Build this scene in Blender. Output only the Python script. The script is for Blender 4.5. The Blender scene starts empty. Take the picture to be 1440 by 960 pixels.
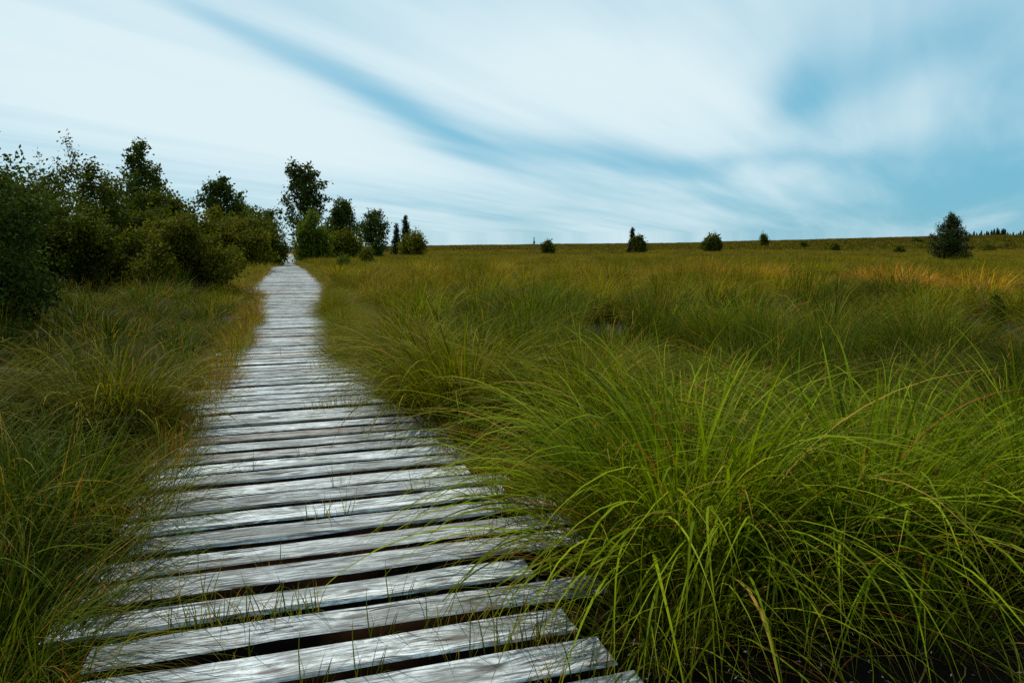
import bpy, math, random
import numpy as np

R = math.radians
rng = np.random.default_rng(7)
random.seed(7)
S = bpy.context.scene
COL = S.collection

# ------------------------------------------------------------------ camera
EYE = 1.40            # metres above the bog; the deck top is at 0.15
DECK = 0.15
FOC = 1000.0          # focal length in photo pixels (1440 wide)
PITCH = math.atan(132 / 1000.0)
cam_d = bpy.data.cameras.new('camera')
cam_d.sensor_width = 36.0
cam_d.lens = 36.0 * FOC / 1440.0
cam_d.clip_start = 0.05
cam_d.clip_end = 6000
cam = bpy.data.objects.new('camera', cam_d)
cam.location = (0, 0, EYE)
cam.rotation_euler = (math.pi / 2 - PITCH, 0, 0)
COL.objects.link(cam)
S.camera = cam

# ------------------------------------------------------------------ sky and sun
SUN_EL = R(48)
SUN_AZ = R(-40)       # measured from +Y towards +X (negative = left)
W = bpy.data.worlds.new('World')
S.world = W
W.use_nodes = True
W.cycles.sampling_method = 'MANUAL'
W.cycles.sample_map_resolution = 512


class NT:
    """small helper for node trees"""
    def __init__(self, tree):
        self.t = tree
        tree.nodes.clear()

    def n(self, typ, **kw):
        nd = self.t.nodes.new(typ)
        for k, v in kw.items():
            if k.startswith('i_'):
                continue
            setattr(nd, k, v)
        return nd

    def l(self, a, b):
        self.t.links.new(a, b)

    def put(self, sock, v):
        if isinstance(v, bpy.types.NodeSocket):
            self.l(v, sock)
        elif v is not None:
            sock.default_value = v

    def math(self, op, a, b=None, c=None, clamp=False):
        nd = self.n('ShaderNodeMath', operation=op, use_clamp=clamp)
        self.put(nd.inputs[0], a)
        if b is not None:
            self.put(nd.inputs[1], b)
        if c is not None:
            self.put(nd.inputs[2], c)
        return nd.outputs[0]

    def mix(self, f, a, b, blend='MIX'):
        nd = self.n('ShaderNodeMix', data_type='RGBA', blend_type=blend)
        self.put(nd.inputs[0], f)
        self.put(nd.inputs[6], a if isinstance(a, bpy.types.NodeSocket) else (*a, 1))
        self.put(nd.inputs[7], b if isinstance(b, bpy.types.NodeSocket) else (*b, 1))
        return nd.outputs[2]

    def smooth(self, v, lo, hi, a=0.0, b=1.0):
        nd = self.n('ShaderNodeMapRange', interpolation_type='SMOOTHSTEP')
        self.put(nd.inputs[0], v)
        nd.inputs[1].default_value = lo
        nd.inputs[2].default_value = hi
        nd.inputs[3].default_value = a
        nd.inputs[4].default_value = b
        return nd.outputs[0]

    def noise(self, vec, scale, detail=4, rough=0.5, dist=0.0):
        nd = self.n('ShaderNodeTexNoise')
        if vec is not None:
            self.l(vec, nd.inputs['Vector'])
        nd.inputs['Scale'].default_value = scale
        nd.inputs['Detail'].default_value = detail
        nd.inputs['Roughness'].default_value = rough
        nd.inputs['Distortion'].default_value = dist
        return nd.outputs['Fac']

    def mapping(self, vec, loc=(0, 0, 0), rot=(0, 0, 0), scale=(1, 1, 1)):
        nd = self.n('ShaderNodeMapping')
        self.l(vec, nd.inputs[0])
        nd.inputs[1].default_value = loc
        nd.inputs[2].default_value = rot
        nd.inputs[3].default_value = scale
        return nd.outputs[0]


def build_world():
    g = NT(W.node_tree)
    out = g.n('ShaderNodeOutputWorld')
    bg = g.n('ShaderNodeBackground')
    g.l(bg.outputs[0], out.inputs[0])
    sky = g.n('ShaderNodeTexSky', sky_type='NISHITA')
    sky.sun_disc = False
    sky.sun_elevation = SUN_EL
    sky.sun_rotation = SUN_AZ
    sky.air_density = 1.0
    sky.dust_density = 0.6
    sky.ozone_density = 1.6
    tc = g.n('ShaderNodeTexCoord')
    D = tc.outputs['Generated']
    sep = g.n('ShaderNodeSeparateXYZ')
    g.l(D, sep.inputs[0])
    z = g.math('MAXIMUM', sep.outputs[2], 0.02)
    zc = g.math('ADD', z, 0.06)
    # cloud-layer coordinates: where the ray meets a sheet of cloud overhead
    px = g.math('DIVIDE', sep.outputs[0], zc)
    py = g.math('DIVIDE', sep.outputs[1], zc)
    cmb = g.n('ShaderNodeCombineXYZ')
    g.l(px, cmb.inputs[0])
    g.l(py, cmb.inputs[1])
    P = cmb.outputs[0]
    # long wind-drawn streaks
    def streak(theta, loc, sc):
        return g.mapping(g.mapping(P, rot=(0, 0, R(theta))), loc=loc, scale=sc)
    P1 = streak(26, (3.1, 1.7, 0), (0.50, 0.13, 1))
    n1 = g.noise(P1, 1.0, 3.5, 0.52, 0.7)
    P2 = streak(34, (7.3, 4.1, 0), (1.3, 0.22, 1))
    n2 = g.noise(P2, 1.0, 4.0, 0.55, 0.5)
    # azimuth / elevation of the ray, in degrees
    az = g.math('MULTIPLY', g.math('ARCTAN2', sep.outputs[0], sep.outputs[1]), 180 / math.pi)
    el = g.math('MULTIPLY', g.math('ARCSINE', sep.outputs[2]), 180 / math.pi)
    wob = g.math('MULTIPLY', g.math('SUBTRACT', g.noise(P1, 2.2, 2, 0.5, 0.4), 0.5), 4.0)
    elw = g.math('ADD', el, wob)

    def blob(a0, e0, ra, re, tilt, amp):
        """an elongated bank (amp > 0) or gap (amp < 0) of cloud at azimuth a0, elevation e0"""
        da = g.math('SUBTRACT', az, a0)
        de = g.math('SUBTRACT', elw, e0)
        c, s = math.cos(R(tilt)), math.sin(R(tilt))
        uu = g.math('DIVIDE', g.math('ADD', g.math('MULTIPLY', da, c), g.math('MULTIPLY', de, s)), ra)
        vv = g.math('DIVIDE', g.math('SUBTRACT', g.math('MULTIPLY', de, c), g.math('MULTIPLY', da, s)), re)
        q = g.math('ADD', g.math('MULTIPLY', uu, uu), g.math('MULTIPLY', vv, vv))
        ex = g.math('POWER', 2.718, g.math('MULTIPLY', q, -1.0))
        return g.math('MULTIPLY', ex, amp)

    cov = g.math('ADD', g.math('MULTIPLY', g.math('SUBTRACT', n1, 0.5), 1.5),
                 g.math('MULTIPLY', g.math('SUBTRACT', n2, 0.5), 0.95))
    cov = g.math('ADD', cov, 0.43)
    for b in BLOBS:
        cov = g.math('ADD', cov, blob(*b))
    # the sheet thins out towards the horizon
    cov = g.math('ADD', cov, g.smooth(el, 0.0, 9.0, -0.12, 0.0))
    P3 = streak(30, (1.3, 9.1, 0), (3.2, 0.40, 1))
    cov = g.math('ADD', cov, g.math('MULTIPLY', g.math('SUBTRACT', g.noise(P3, 1.0, 3.0, 0.55, 0.8), 0.5), 0.40))
    cl = g.smooth(cov, -0.60, 1.10)
    blue = g.mix(0.76, sky.outputs[0], (1.35, 5.5, 7.7))
    skyc = g.n('ShaderNodeVectorMath', operation='SCALE')
    g.l(blue, skyc.inputs[0])
    skyc.inputs[3].default_value = 1.0
    white = (8.3, 9.9, 10.4)
    col = g.mix(g.math('MULTIPLY', cl, 0.97), skyc.outputs[0], white)
    g.l(col, bg.inputs[0])
    bg.inputs[1].default_value = 0.10


# azimuth, elevation, half-length, half-width (degrees), tilt, strength
BLOBS = [
    (3, 13.0, 17, 4.6, -8, 0.55),        # the big bright bank
    (-25, 10.2, 22, 4.6, -12, 0.55),     # the bank over the hedge
    (-18, 14.4, 10, 1.0, -21, -0.62),    # blue lane between them
    (-7.5, 9.6, 8, 1.2, -25, -0.75),
    (3, 7.2, 9, 1.2, -6, -0.45),
    (21.5, 11.2, 2.6, 4.4, -8, -0.60),   # blue hole
    (26, 12.0, 6, 2.2, 20, -0.35),
    (17, 6.6, 10, 1.0, -4, -0.40),
    (35, 12, 12, 9, 0, -0.48),
    (36, 3.6, 13, 3.4, -3, -0.55),
    (6, 2.5, 22, 2.6, 0, -0.22),
]
build_world()

sun_d = bpy.data.lights.new('sun', 'SUN')
sun_d.energy = 5.0
sun_d.angle = R(1.2)
sun_d.color = (1.0, 0.93, 0.80)
sun = bpy.data.objects.new('sun', sun_d)
COL.objects.link(sun)
from mathutils import Vector
sdir = Vector((math.sin(SUN_AZ) * math.cos(SUN_EL), math.cos(SUN_AZ) * math.cos(SUN_EL), math.sin(SUN_EL)))
sun.rotation_euler = (-sdir).to_track_quat('-Z', 'Y').to_euler()
sun.location = (0, 0, 40)

S.view_settings.view_transform = 'Standard'
S.view_settings.look = 'None'
S.view_settings.exposure = -0.15
S.view_settings.gamma = 1.0
S.view_settings.use_curve_mapping = False
S.render.engine = 'CYCLES'
S.cycles.use_denoising = False
S.cycles.max_bounces = 4
S.cycles.diffuse_bounces = 2
S.cycles.transmission_bounces = 2
S.cycles.transparent_max_bounces = 4

# ------------------------------------------------------------------ helpers
UD = np.array([-0.2998, 0.9540])      # direction the boardwalk runs
VD = np.array([0.9540, 0.2998])       # across it, to the right
WALK_YAW = math.atan2(VD[1], VD[0])


def walk(a, b):
    """point a metres along the boardwalk and b metres right of the line under the camera"""
    return UD * a + VD * b


def to_walk(x, y):
    return x * UD[0] + y * UD[1], x * VD[0] + y * VD[1]


def ray(px, py):
    x, y = (px - 720) / FOC, (480 - py) / FOC
    return np.array([x, math.cos(PITCH) + y * math.sin(PITCH), -math.sin(PITCH) + y * math.cos(PITCH)])


def at_depth(px, Y):
    """ground position at forward distance Y seen in column px (near the horizon)"""
    d = ray(px, 345)
    return d[0] / d[1] * Y, Y


def size_at(pix, Y):
    return pix / FOC * Y * 1.009


def vnoise(x, y, seed=0):
    """value noise in [0,1], numpy"""
    x = np.asarray(x, float); y = np.asarray(y, float)
    xi = np.floor(x).astype(np.int64); yi = np.floor(y).astype(np.int64)
    fx = x - xi; fy = y - yi
    fx = fx * fx * (3 - 2 * fx); fy = fy * fy * (3 - 2 * fy)

    def h(i, j):
        v = (i * 374761393 + j * 668265263 + seed * 974711) & 0x7fffffff
        v = ((v ^ (v >> 13)) * 1274126177) & 0x7fffffff
        return ((v ^ (v >> 16)) & 0xffff) / 65535.0
    return (h(xi, yi) * (1 - fx) + h(xi + 1, yi) * fx) * (1 - fy) + (h(xi, yi + 1) * (1 - fx) + h(xi + 1, yi + 1) * fx) * fy


def fbm(x, y, seed=0, oct=3):
    s, a, t = 0, 0.5, 0
    for i in range(oct):
        s = s + a * vnoise(np.asarray(x) * 2 ** i, np.asarray(y) * 2 ** i, seed + i * 17)
        t += a
        a *= 0.5
    return s / t


def sstep(v, lo, hi):
    t = np.clip((np.asarray(v, float) - lo) / (hi - lo), 0, 1)
    return t * t * (3 - 2 * t)


def ground_z(x, y):
    x = np.asarray(x, float); y = np.asarray(y, float)
    r = np.hypot(x, y)
    az = np.degrees(np.arctan2(x, np.maximum(y, 1e-3)))
    a, b = to_walk(x, y)
    off = sstep(np.abs(b - 0.15), 1.4, 4.0)
    z = off * (fbm(x * 0.45, y * 0.45, 3, 3) - 0.5) * 0.30 * sstep(r, 1, 6)
    rise = 1.0 + 2.2 * sstep(az, -18, 8) + 4.6 * sstep(az, 5, 36)
    z = z + rise * sstep(r, 90, 560) * off
    z = z + off * sstep(r, 60, 200) * (fbm(x * 0.03, y * 0.03, 9, 3) - 0.5) * 1.0
    z = z - sstep(r, 620, 1500) * 14
    return z


def new_mesh_obj(name, verts, faces, mat=None, parent=None, attrs=None, smooth=False, link=True):
    me = bpy.data.meshes.new(name)
    verts = np.asarray(verts, np.float32)
    faces = np.asarray(faces, np.int32)
    k = faces.shape[1]
    me.vertices.add(len(verts))
    me.vertices.foreach_set('co', verts.ravel())
    me.loops.add(faces.size)
    me.loops.foreach_set('vertex_index', faces.ravel())
    me.polygons.add(len(faces))
    me.polygons.foreach_set('loop_start', np.arange(0, faces.size, k, dtype=np.int32))
    if smooth:
        me.polygons.foreach_set('use_smooth', np.ones(len(faces), bool))
    for an, av in (attrs or {}).items():
        at = me.attributes.new(an, 'FLOAT', 'POINT')
        at.data.foreach_set('value', np.asarray(av, np.float32))
    me.update(calc_edges=True)
    if mat:
        me.materials.append(mat)
    ob = bpy.data.objects.new(name, me)
    if link:
        COL.objects.link(ob)
    if parent:
        ob.parent = parent
    return ob


def tag(o, label=None, cat=None, group=None, kind=None):
    if label: o['label'] = label
    if cat: o['category'] = cat
    if group: o['group'] = group
    if kind: o['kind'] = kind
    return o


def empty(name, loc, rz=0.0, sc=1.0):
    e = bpy.data.objects.new(name, None)
    COL.objects.link(e)
    e.empty_display_size = 0.1
    e.location = loc
    e.rotation_euler = (0, 0, rz)
    e.scale = (sc, sc, sc)
    return e


# ------------------------------------------------------------------ materials
def blade_material(name, mode):
    """grass leaf: colour from the plant's own tint, drier tips and bases, part of the light passes through.
    mode 'object' reads the object's colour, 'instancer' the tint stored on each instance"""
    m = bpy.data.materials.new(name)
    m.use_nodes = True
    g = NT(m.node_tree)
    out = g.n('ShaderNodeOutputMaterial')
    if mode == 'object':
        tint = g.n('ShaderNodeObjectInfo').outputs['Color']
    else:
        a = g.n('ShaderNodeAttribute', attribute_type='INSTANCER', attribute_name='tint')
        tint = a.outputs['Color']
    t = g.n('ShaderNodeAttribute', attribute_name='t').outputs['Fac']
    r = g.n('ShaderNodeAttribute', attribute_name='rnd').outputs['Fac']
    r2 = g.math('FRACT', g.math('MULTIPLY', r, 37.7))
    # blade to blade brightness and hue
    val = g.math('MULTIPLY_ADD', r2, 1.25, 0.38)
    vs = g.n('ShaderNodeVectorMath', operation='SCALE')
    g.l(tint, vs.inputs[0]); g.l(val, vs.inputs[3])
    c = g.mix(g.smooth(r2, 0.55, 1.0, 0.0, 0.32), vs.outputs[0], (0.235, 0.220, 0.006))
    # straw-coloured dead leaves and a few rusty ones
    c = g.mix(g.smooth(r, 0.90, 0.915), c, (0.28, 0.18, 0.03))
    c = g.mix(g.smooth(r, 0.972, 0.98), c, (0.24, 0.075, 0.018))
    # drier tip, brown sheath at the base
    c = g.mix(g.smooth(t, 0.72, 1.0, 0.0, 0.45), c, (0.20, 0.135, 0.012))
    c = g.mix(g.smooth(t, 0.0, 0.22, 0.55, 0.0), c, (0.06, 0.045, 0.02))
    p = g.n('ShaderNodeBsdfPrincipled')
    g.l(c, p.inputs['Base Color'])
    p.inputs['Roughness'].default_value = 0.6
    p.inputs['Specular IOR Level'].default_value = 0.03
    tr = g.n('ShaderNodeBsdfTranslucent')
    ct = g.mix(1.0, c, (1.25, 1.30, 0.55), 'MULTIPLY')
    g.l(ct, tr.inputs[0])
    ms = g.n('ShaderNodeMixShader')
    ms.inputs[0].default_value = 0.30
    g.l(p.outputs[0], ms.inputs[1]); g.l(tr.outputs[0], ms.inputs[2])
    g.l(ms.outputs[0], out.inputs[0])
    return m


def leaf_material(name, base, alt, trans=0.3, rough=0.75):
    m = bpy.data.materials.new(name)
    m.use_nodes = True
    g = NT(m.node_tree)
    out = g.n('ShaderNodeOutputMaterial')
    r = g.n('ShaderNodeAttribute', attribute_name='rnd').outputs['Fac']
    oi = g.n('ShaderNodeObjectInfo').outputs['Random']
    c = g.mix(r, base, alt)
    v = g.math('MULTIPLY_ADD', g.math('FRACT', g.math('MULTIPLY', r, 53.3)), 0.8, 0.6)
    v = g.math('MULTIPLY', v, g.math('MULTIPLY_ADD', oi, 0.3, 0.85))
    vs = g.n('ShaderNodeVectorMath', operation='SCALE')
    g.l(c, vs.inputs[0]); g.l(v, vs.inputs[3])
    p = g.n('ShaderNodeBsdfPrincipled')
    g.l(vs.outputs[0], p.inputs['Base Color'])
    p.inputs['Roughness'].default_value = rough
    p.inputs['Specular IOR Level'].default_value = 0.05
    tr = g.n('ShaderNodeBsdfTranslucent')
    g.l(g.mix(1.0, vs.outputs[0], (1.2, 1.3, 0.5), 'MULTIPLY'), tr.inputs[0])
    ms = g.n('ShaderNodeMixShader')
    ms.inputs[0].default_value = trans
    g.l(p.outputs[0], ms.inputs[1]); g.l(tr.outputs[0], ms.inputs[2])
    g.l(ms.outputs[0], out.inputs[0])
    return m


def bark_material(name, c0, c1):
    m = bpy.data.materials.new(name)
    m.use_nodes = True
    g = NT(m.node_tree)
    out = g.n('ShaderNodeOutputMaterial')
    tc = g.n('ShaderNodeTexCoord').outputs['Object']
    f = g.noise(g.mapping(tc, scale=(9, 9, 3)), 2.0, 4, 0.6)
    p = g.n('ShaderNodeBsdfPrincipled')
    g.l(g.mix(g.smooth(f, 0.35, 0.65), c0, c1), p.inputs['Base Color'])
    p.inputs['Roughness'].default_value = 0.85
    g.l(p.outputs[0], out.inputs[0])
    return m


def wood_material():
    """weathered grey softwood: grain and cracks along the plank, warmer unweathered flanks darkened by painted gap shade"""
    m = bpy.data.materials.new('weathered_wood')
    m.use_nodes = True
    g = NT(m.node_tree)
    out = g.n('ShaderNodeOutputMaterial')
    oi = g.n('ShaderNodeObjectInfo')
    rnd = oi.outputs['Random']
    tc = g.n('ShaderNodeTexCoord').outputs['Object']
    off = g.n('ShaderNodeCombineXYZ')
    g.l(g.math('MULTIPLY', rnd, 173.0), off.inputs[0])
    g.l(g.math('MULTIPLY', rnd, 61.0), off.inputs[1])
    ad = g.n('ShaderNodeVectorMath', operation='ADD')
    g.l(tc, ad.inputs[0]); g.l(off.outputs[0], ad.inputs[1])
    P = ad.outputs[0]
    # gentle waviness of the grain, bowed round the knots
    kn = g.n('ShaderNodeTexVoronoi', feature='F1', voronoi_dimensions='2D')
    g.l(g.mapping(P, scale=(3.4, 5.5, 0.5)), kn.inputs['Vector'])
    kn.inputs['Scale'].default_value = 1.0
    kd = kn.outputs['Distance']
    knot = g.smooth(kd, 0.05, 0.12, 1.0, 0.0)
    bow = g.smooth(kd, 0.0, 0.3, 0.020, 0.0)
    wv = g.math('ADD', g.math('MULTIPLY', g.math('SUBTRACT', g.noise(g.mapping(P, scale=(3.0, 4, 1)), 1.0, 3), 0.5), 0.05), bow)
    cv = g.n('ShaderNodeCombineXYZ')
    g.l(wv, cv.inputs[1])
    ad2 = g.n('ShaderNodeVectorMath', operation='ADD')
    g.l(P, ad2.inputs[0]); g.l(cv.outputs[0], ad2.inputs[1])
    Q = ad2.outputs[0]
    grain = g.noise(g.mapping(Q, scale=(9, 80, 6)), 1.0, 6, 0.72)
    fine = g.noise(g.mapping(Q, scale=(34, 200, 12)), 1.0, 4, 0.6)
    crack = g.smooth(g.noise(g.mapping(Q, scale=(4.5, 34, 3)), 1.0, 2, 0.45), 0.635, 0.665)
    stain = g.noise(g.mapping(P, scale=(3.2, 5.0, 1)), 1.3, 5, 0.6)
    c = g.mix(g.smooth(grain, 0.40, 0.58), (0.11, 0.115, 0.115), (0.53, 0.565, 0.575))
    c = g.mix(g.smooth(fine, 0.50, 0.72, 0.0, 0.35), c, (0.62, 0.65, 0.66))
    mott = g.noise(g.mapping(P, scale=(34, 22, 6)), 1.0, 5, 0.7)
    c = g.mix(g.smooth(mott, 0.46, 0.66, 0.0, 0.55), c, (0.16, 0.165, 0.16))
    c = g.mix(g.smooth(fine, 0.46, 0.34, 0.0, 0.6), c, (0.10, 0.10, 0.098))
    c = g.mix(g.smooth(stain, 0.46, 0.62, 0.0, 0.75), c, (0.15, 0.155, 0.145))
    c = g.mix(g.smooth(stain, 0.40, 0.25, 0.0, 0.5), c, (0.24, 0.175, 0.12))
    # a few planks have kept a brown tone
    br = g.smooth(g.math('FRACT', g.math('MULTIPLY', rnd, 23.17)), 0.82, 0.98, 0.0, 0.75)
    c = g.mix(br, c, g.mix(g.smooth(grain, 0.3, 0.7), (0.12, 0.075, 0.045), (0.36, 0.25, 0.17)))
    tone = g.math('MULTIPLY_ADD', g.math('FRACT', g.math('MULTIPLY', rnd, 91.7)), 0.58, 0.78)
    vs = g.n('ShaderNodeVectorMath', operation='SCALE')
    g.l(c, vs.inputs[0]); g.l(tone, vs.inputs[3])
    c = g.mix(g.math('MULTIPLY', knot, 0.75), vs.outputs[0], (0.07, 0.055, 0.045))
    c = g.mix(g.math('MULTIPLY', crack, 0.9), c, (0.03, 0.028, 0.026))
    # flanks: brown wood, taken near black with the gaps' shade painted in
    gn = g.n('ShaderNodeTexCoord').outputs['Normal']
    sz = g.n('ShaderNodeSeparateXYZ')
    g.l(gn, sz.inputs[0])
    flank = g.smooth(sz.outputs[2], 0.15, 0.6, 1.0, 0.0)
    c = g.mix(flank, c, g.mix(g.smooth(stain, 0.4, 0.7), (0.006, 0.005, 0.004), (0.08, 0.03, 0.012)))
    p = g.n('ShaderNodeBsdfPrincipled')
    g.l(c, p.inputs['Base Color'])
    p.inputs['Roughness'].default_value = 0.8
    g.l(g.math('MULTIPLY_ADD', flank, -0.13, 0.15), p.inputs['Specular IOR Level'])
    h = g.math('SUBTRACT', g.math('ADD', grain, g.math('MULTIPLY', fine, 0.5)), g.math('MULTIPLY', crack, 1.2))
    bp = g.n('ShaderNodeBump')
    bp.inputs['Strength'].default_value = 0.8
    bp.inputs['Distance'].default_value = 0.005
    g.l(h, bp.inputs['Height'])
    g.l(bp.outputs[0], p.inputs['Normal'])
    g.l(p.outputs[0], out.inputs[0])
    return m


def ground_material():
    m = bpy.data.materials.new('bog_ground')
    m.use_nodes = True
    g = NT(m.node_tree)
    out = g.n('ShaderNodeOutputMaterial')
    P = g.n('ShaderNodeNewGeometry').outputs['Position']
    sep = g.n('ShaderNodeSeparateXYZ')
    g.l(P, sep.inputs[0])
    d = g.math('SQRT', g.math('ADD', g.math('MULTIPLY', sep.outputs[0], sep.outputs[0]),
                              g.math('MULTIPLY', sep.outputs[1], sep.outputs[1])))
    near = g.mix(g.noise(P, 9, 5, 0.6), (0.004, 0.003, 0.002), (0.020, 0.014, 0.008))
    big = g.noise(g.mapping(P, scale=(0.012, 0.035, 0)), 1.0, 5, 0.6)
    far = g.mix(g.smooth(big, 0.35, 0.65), (0.035, 0.045, 0.012), (0.085, 0.075, 0.018))
    heath = g.noise(g.mapping(P, loc=(40, 9, 0), scale=(0.03, 0.09, 0)), 1.0, 4, 0.6)
    far = g.mix(g.smooth(heath, 0.52, 0.64, 0.0, 0.8), far, (0.040, 0.025, 0.014))
    fine = g.noise(P, 1.6, 5, 0.7)
    far = g.mix(g.smooth(fine, 0.4, 0.7, 0.0, 0.6), far, (0.02, 0.022, 0.008))
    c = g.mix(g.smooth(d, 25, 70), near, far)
    p = g.n('ShaderNodeBsdfPrincipled')
    g.l(c, p.inputs['Base Color'])
    p.inputs['Roughness'].default_value = 0.95
    p.inputs['Specular IOR Level'].default_value = 0.1
    bp = g.n('ShaderNodeBump')
    bp.inputs['Strength'].default_value = 0.8
    bp.inputs['Distance'].default_value = 0.08
    g.l(fine, bp.inputs['Height'])
    g.l(bp.outputs[0], p.inputs['Normal'])
    g.l(p.outputs[0], out.inputs[0])
    return m


def plain(name, c0, c1, scale=6, rough=0.9):
    m = bpy.data.materials.new(name)
    m.use_nodes = True
    g = NT(m.node_tree)
    out = g.n('ShaderNodeOutputMaterial')
    tc = g.n('ShaderNodeTexCoord').outputs['Object']
    p = g.n('ShaderNodeBsdfPrincipled')
    g.l(g.mix(g.noise(tc, scale, 5, 0.65), c0, c1), p.inputs['Base Color'])
    p.inputs['Roughness'].default_value = rough
    g.l(p.outputs[0], out.inputs[0])
    return m


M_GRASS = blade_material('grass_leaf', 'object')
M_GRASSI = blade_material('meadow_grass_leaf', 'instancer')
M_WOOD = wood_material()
M_GROUND = ground_material()
M_BARK = bark_material('dark_bark', (0.02, 0.016, 0.012), (0.075, 0.06, 0.045))
M_BIRCH = bark_material('birch_bark', (0.04, 0.035, 0.03), (0.30, 0.29, 0.27))
M_LEAF_DARK = leaf_material('willow_leaf_dark', (0.018, 0.038, 0.003), (0.098, 0.094, 0.006))
M_LEAF_OLIVE = leaf_material('willow_leaf_olive', (0.042, 0.058, 0.004), (0.135, 0.112, 0.007))
M_LEAF_LIGHT = leaf_material('young_leaf', (0.042, 0.078, 0.007), (0.115, 0.125, 0.012))
M_LEAF_BIRCH = leaf_material('birch_leaf', (0.020, 0.044, 0.007), (0.070, 0.085, 0.010), 0.25)
M_NEEDLE = leaf_material('spruce_needle', (0.009, 0.020, 0.007), (0.030, 0.042, 0.010), 0.08, 0.55)
M_NEEDLE_TIP = leaf_material('pine_needle', (0.012, 0.028, 0.008), (0.055, 0.064, 0.010), 0.10, 0.5)
M_SAND = plain('sandy_path', (0.20, 0.16, 0.10), (0.34, 0.29, 0.21), 3)
M_POST = plain('grey_post_wood', (0.06, 0.05, 0.04), (0.16, 0.14, 0.12), 8)
M_PETAL = plain('pale_chaff', (0.50, 0.46, 0.36), (0.72, 0.68, 0.58), 20, 0.7)
M_BEAM = plain('bearer_wood', (0.008, 0.006, 0.005), (0.03, 0.022, 0.016), 7)

# ------------------------------------------------------------------ the ground
def build_ground():
    radii = np.concatenate([np.linspace(0, 12, 49), np.geomspace(12.4, 3000, 110)])
    na = 260
    angs = np.linspace(0, 2 * math.pi, na, endpoint=False)
    rr, aa = np.meshgrid(radii, angs, indexing='ij')
    x = rr * np.sin(aa); y = rr * np.cos(aa)
    z = ground_z(x, y)
    verts = np.stack([x.ravel(), y.ravel(), z.ravel()], 1)
    i, j = np.meshgrid(np.arange(len(radii) - 1), np.arange(na), indexing='ij')
    a = i * na + j; b = i * na + (j + 1) % na
    faces = np.stack([a, a + na, b + na, b], -1).reshape(-1, 4)[:, ::-1]
    o = new_mesh_obj('ground', verts, faces, M_GROUND, smooth=True)
    tag(o, 'peaty moorland ground under the grass, rising to a low far ridge', 'ground', kind='structure')


build_ground()

# sandy path that carries on beyond the planks
pa = np.linspace(88, 330, 60)
vs, fs = [], []
for i, a in enumerate(pa):
    for k, b in enumerate((-0.95, -0.4, 0.4, 1.1)):
        w = b + 0.25 * (vnoise(a * 0.2, k * 9.0, 5) - 0.5)
        x, y = walk(a, w)
        vs.append((x, y, float(ground_z(x, y)) + 0.03))
for i in range(len(pa) - 1):
    for k in range(3):
        q = i * 4 + k
        fs.append((q, q + 1, q + 5, q + 4))
tag(new_mesh_obj('path', vs, fs, M_SAND), 'pale sandy path running on between the trees', 'path', kind='structure')

# ------------------------------------------------------------------ the boardwalk
PITCH_P = 0.213


def plank_mesh(seed, width):
    r = np.random.default_rng(seed)
    K = 7
    xs = np.linspace(-0.5, 0.5, K)
    th = 0.045
    verts, faces = [], []
    cup = r.uniform(-0.003, 0.005)
    for i, x in enumerate(xs):
        wl = width / 2 + r.normal(0, 0.0030); wr = width / 2 + r.normal(0, 0.0030)
        dz = r.normal(0, 0.0010)
        ch = 0.004 + abs(r.normal(0, 0.004))
        end = 0.004 if i in (0, K - 1) else 0
        prof = [(-wl, -th), (-wl, -ch - end), (-wl + ch * 1.2, -end + cup), (0, -cup - end), (wr - ch * 1.2, -end + cup), (wr, -ch - end), (wr, -th)]
        xe = x + (r.normal(0, 0.002) if i in (0, K - 1) else 0)
        for (yy, zz) in prof:
            verts.append((xe, yy, zz + dz))
    n = 7
    for i in range(K - 1):
        for k in range(n):
            a = i * n + k; b = i * n + (k + 1) % n
            faces.append((a, a + n, b + n, b))
    for base in (0, (K - 1) * n):      # plank ends
        q = [base + k for k in range(n)]
        fl = [(q[0], q[1], q[5], q[6]), (q[1], q[2], q[4], q[5]), (q[2], q[3], q[4], q[4])]
        for f in fl:
            faces.append(f if base == 0 else f[::-1])
    faces = np.array(faces)
    me = bpy.data.meshes.new('plank')
    me.from_pydata([tuple(map(float, v)) for v in verts], [], [tuple(dict.fromkeys(map(int, f))) for f in faces])
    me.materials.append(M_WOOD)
    me.update()
    return me


def walk_edges(a):
    """left and right ends of the planks at distance a"""
    lo = -0.78 - 0.45 * sstep(a, 18, 24) * (1 - sstep(a, 44, 50)) + 0.15 * sstep(a, 50, 54)
    hi = 1.12 - 0.20 * (1 - sstep(a, 2.3, 2.9)) + 0.25 * sstep(a, 18, 24) * (1 - sstep(a, 40, 47)) - 0.25 * sstep(a, 50, 54)
    return float(lo), float(hi)


def deck_z(a):
    return DECK + 0.02 * math.sin(a * 0.31) * min(1, a / 12)


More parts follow.
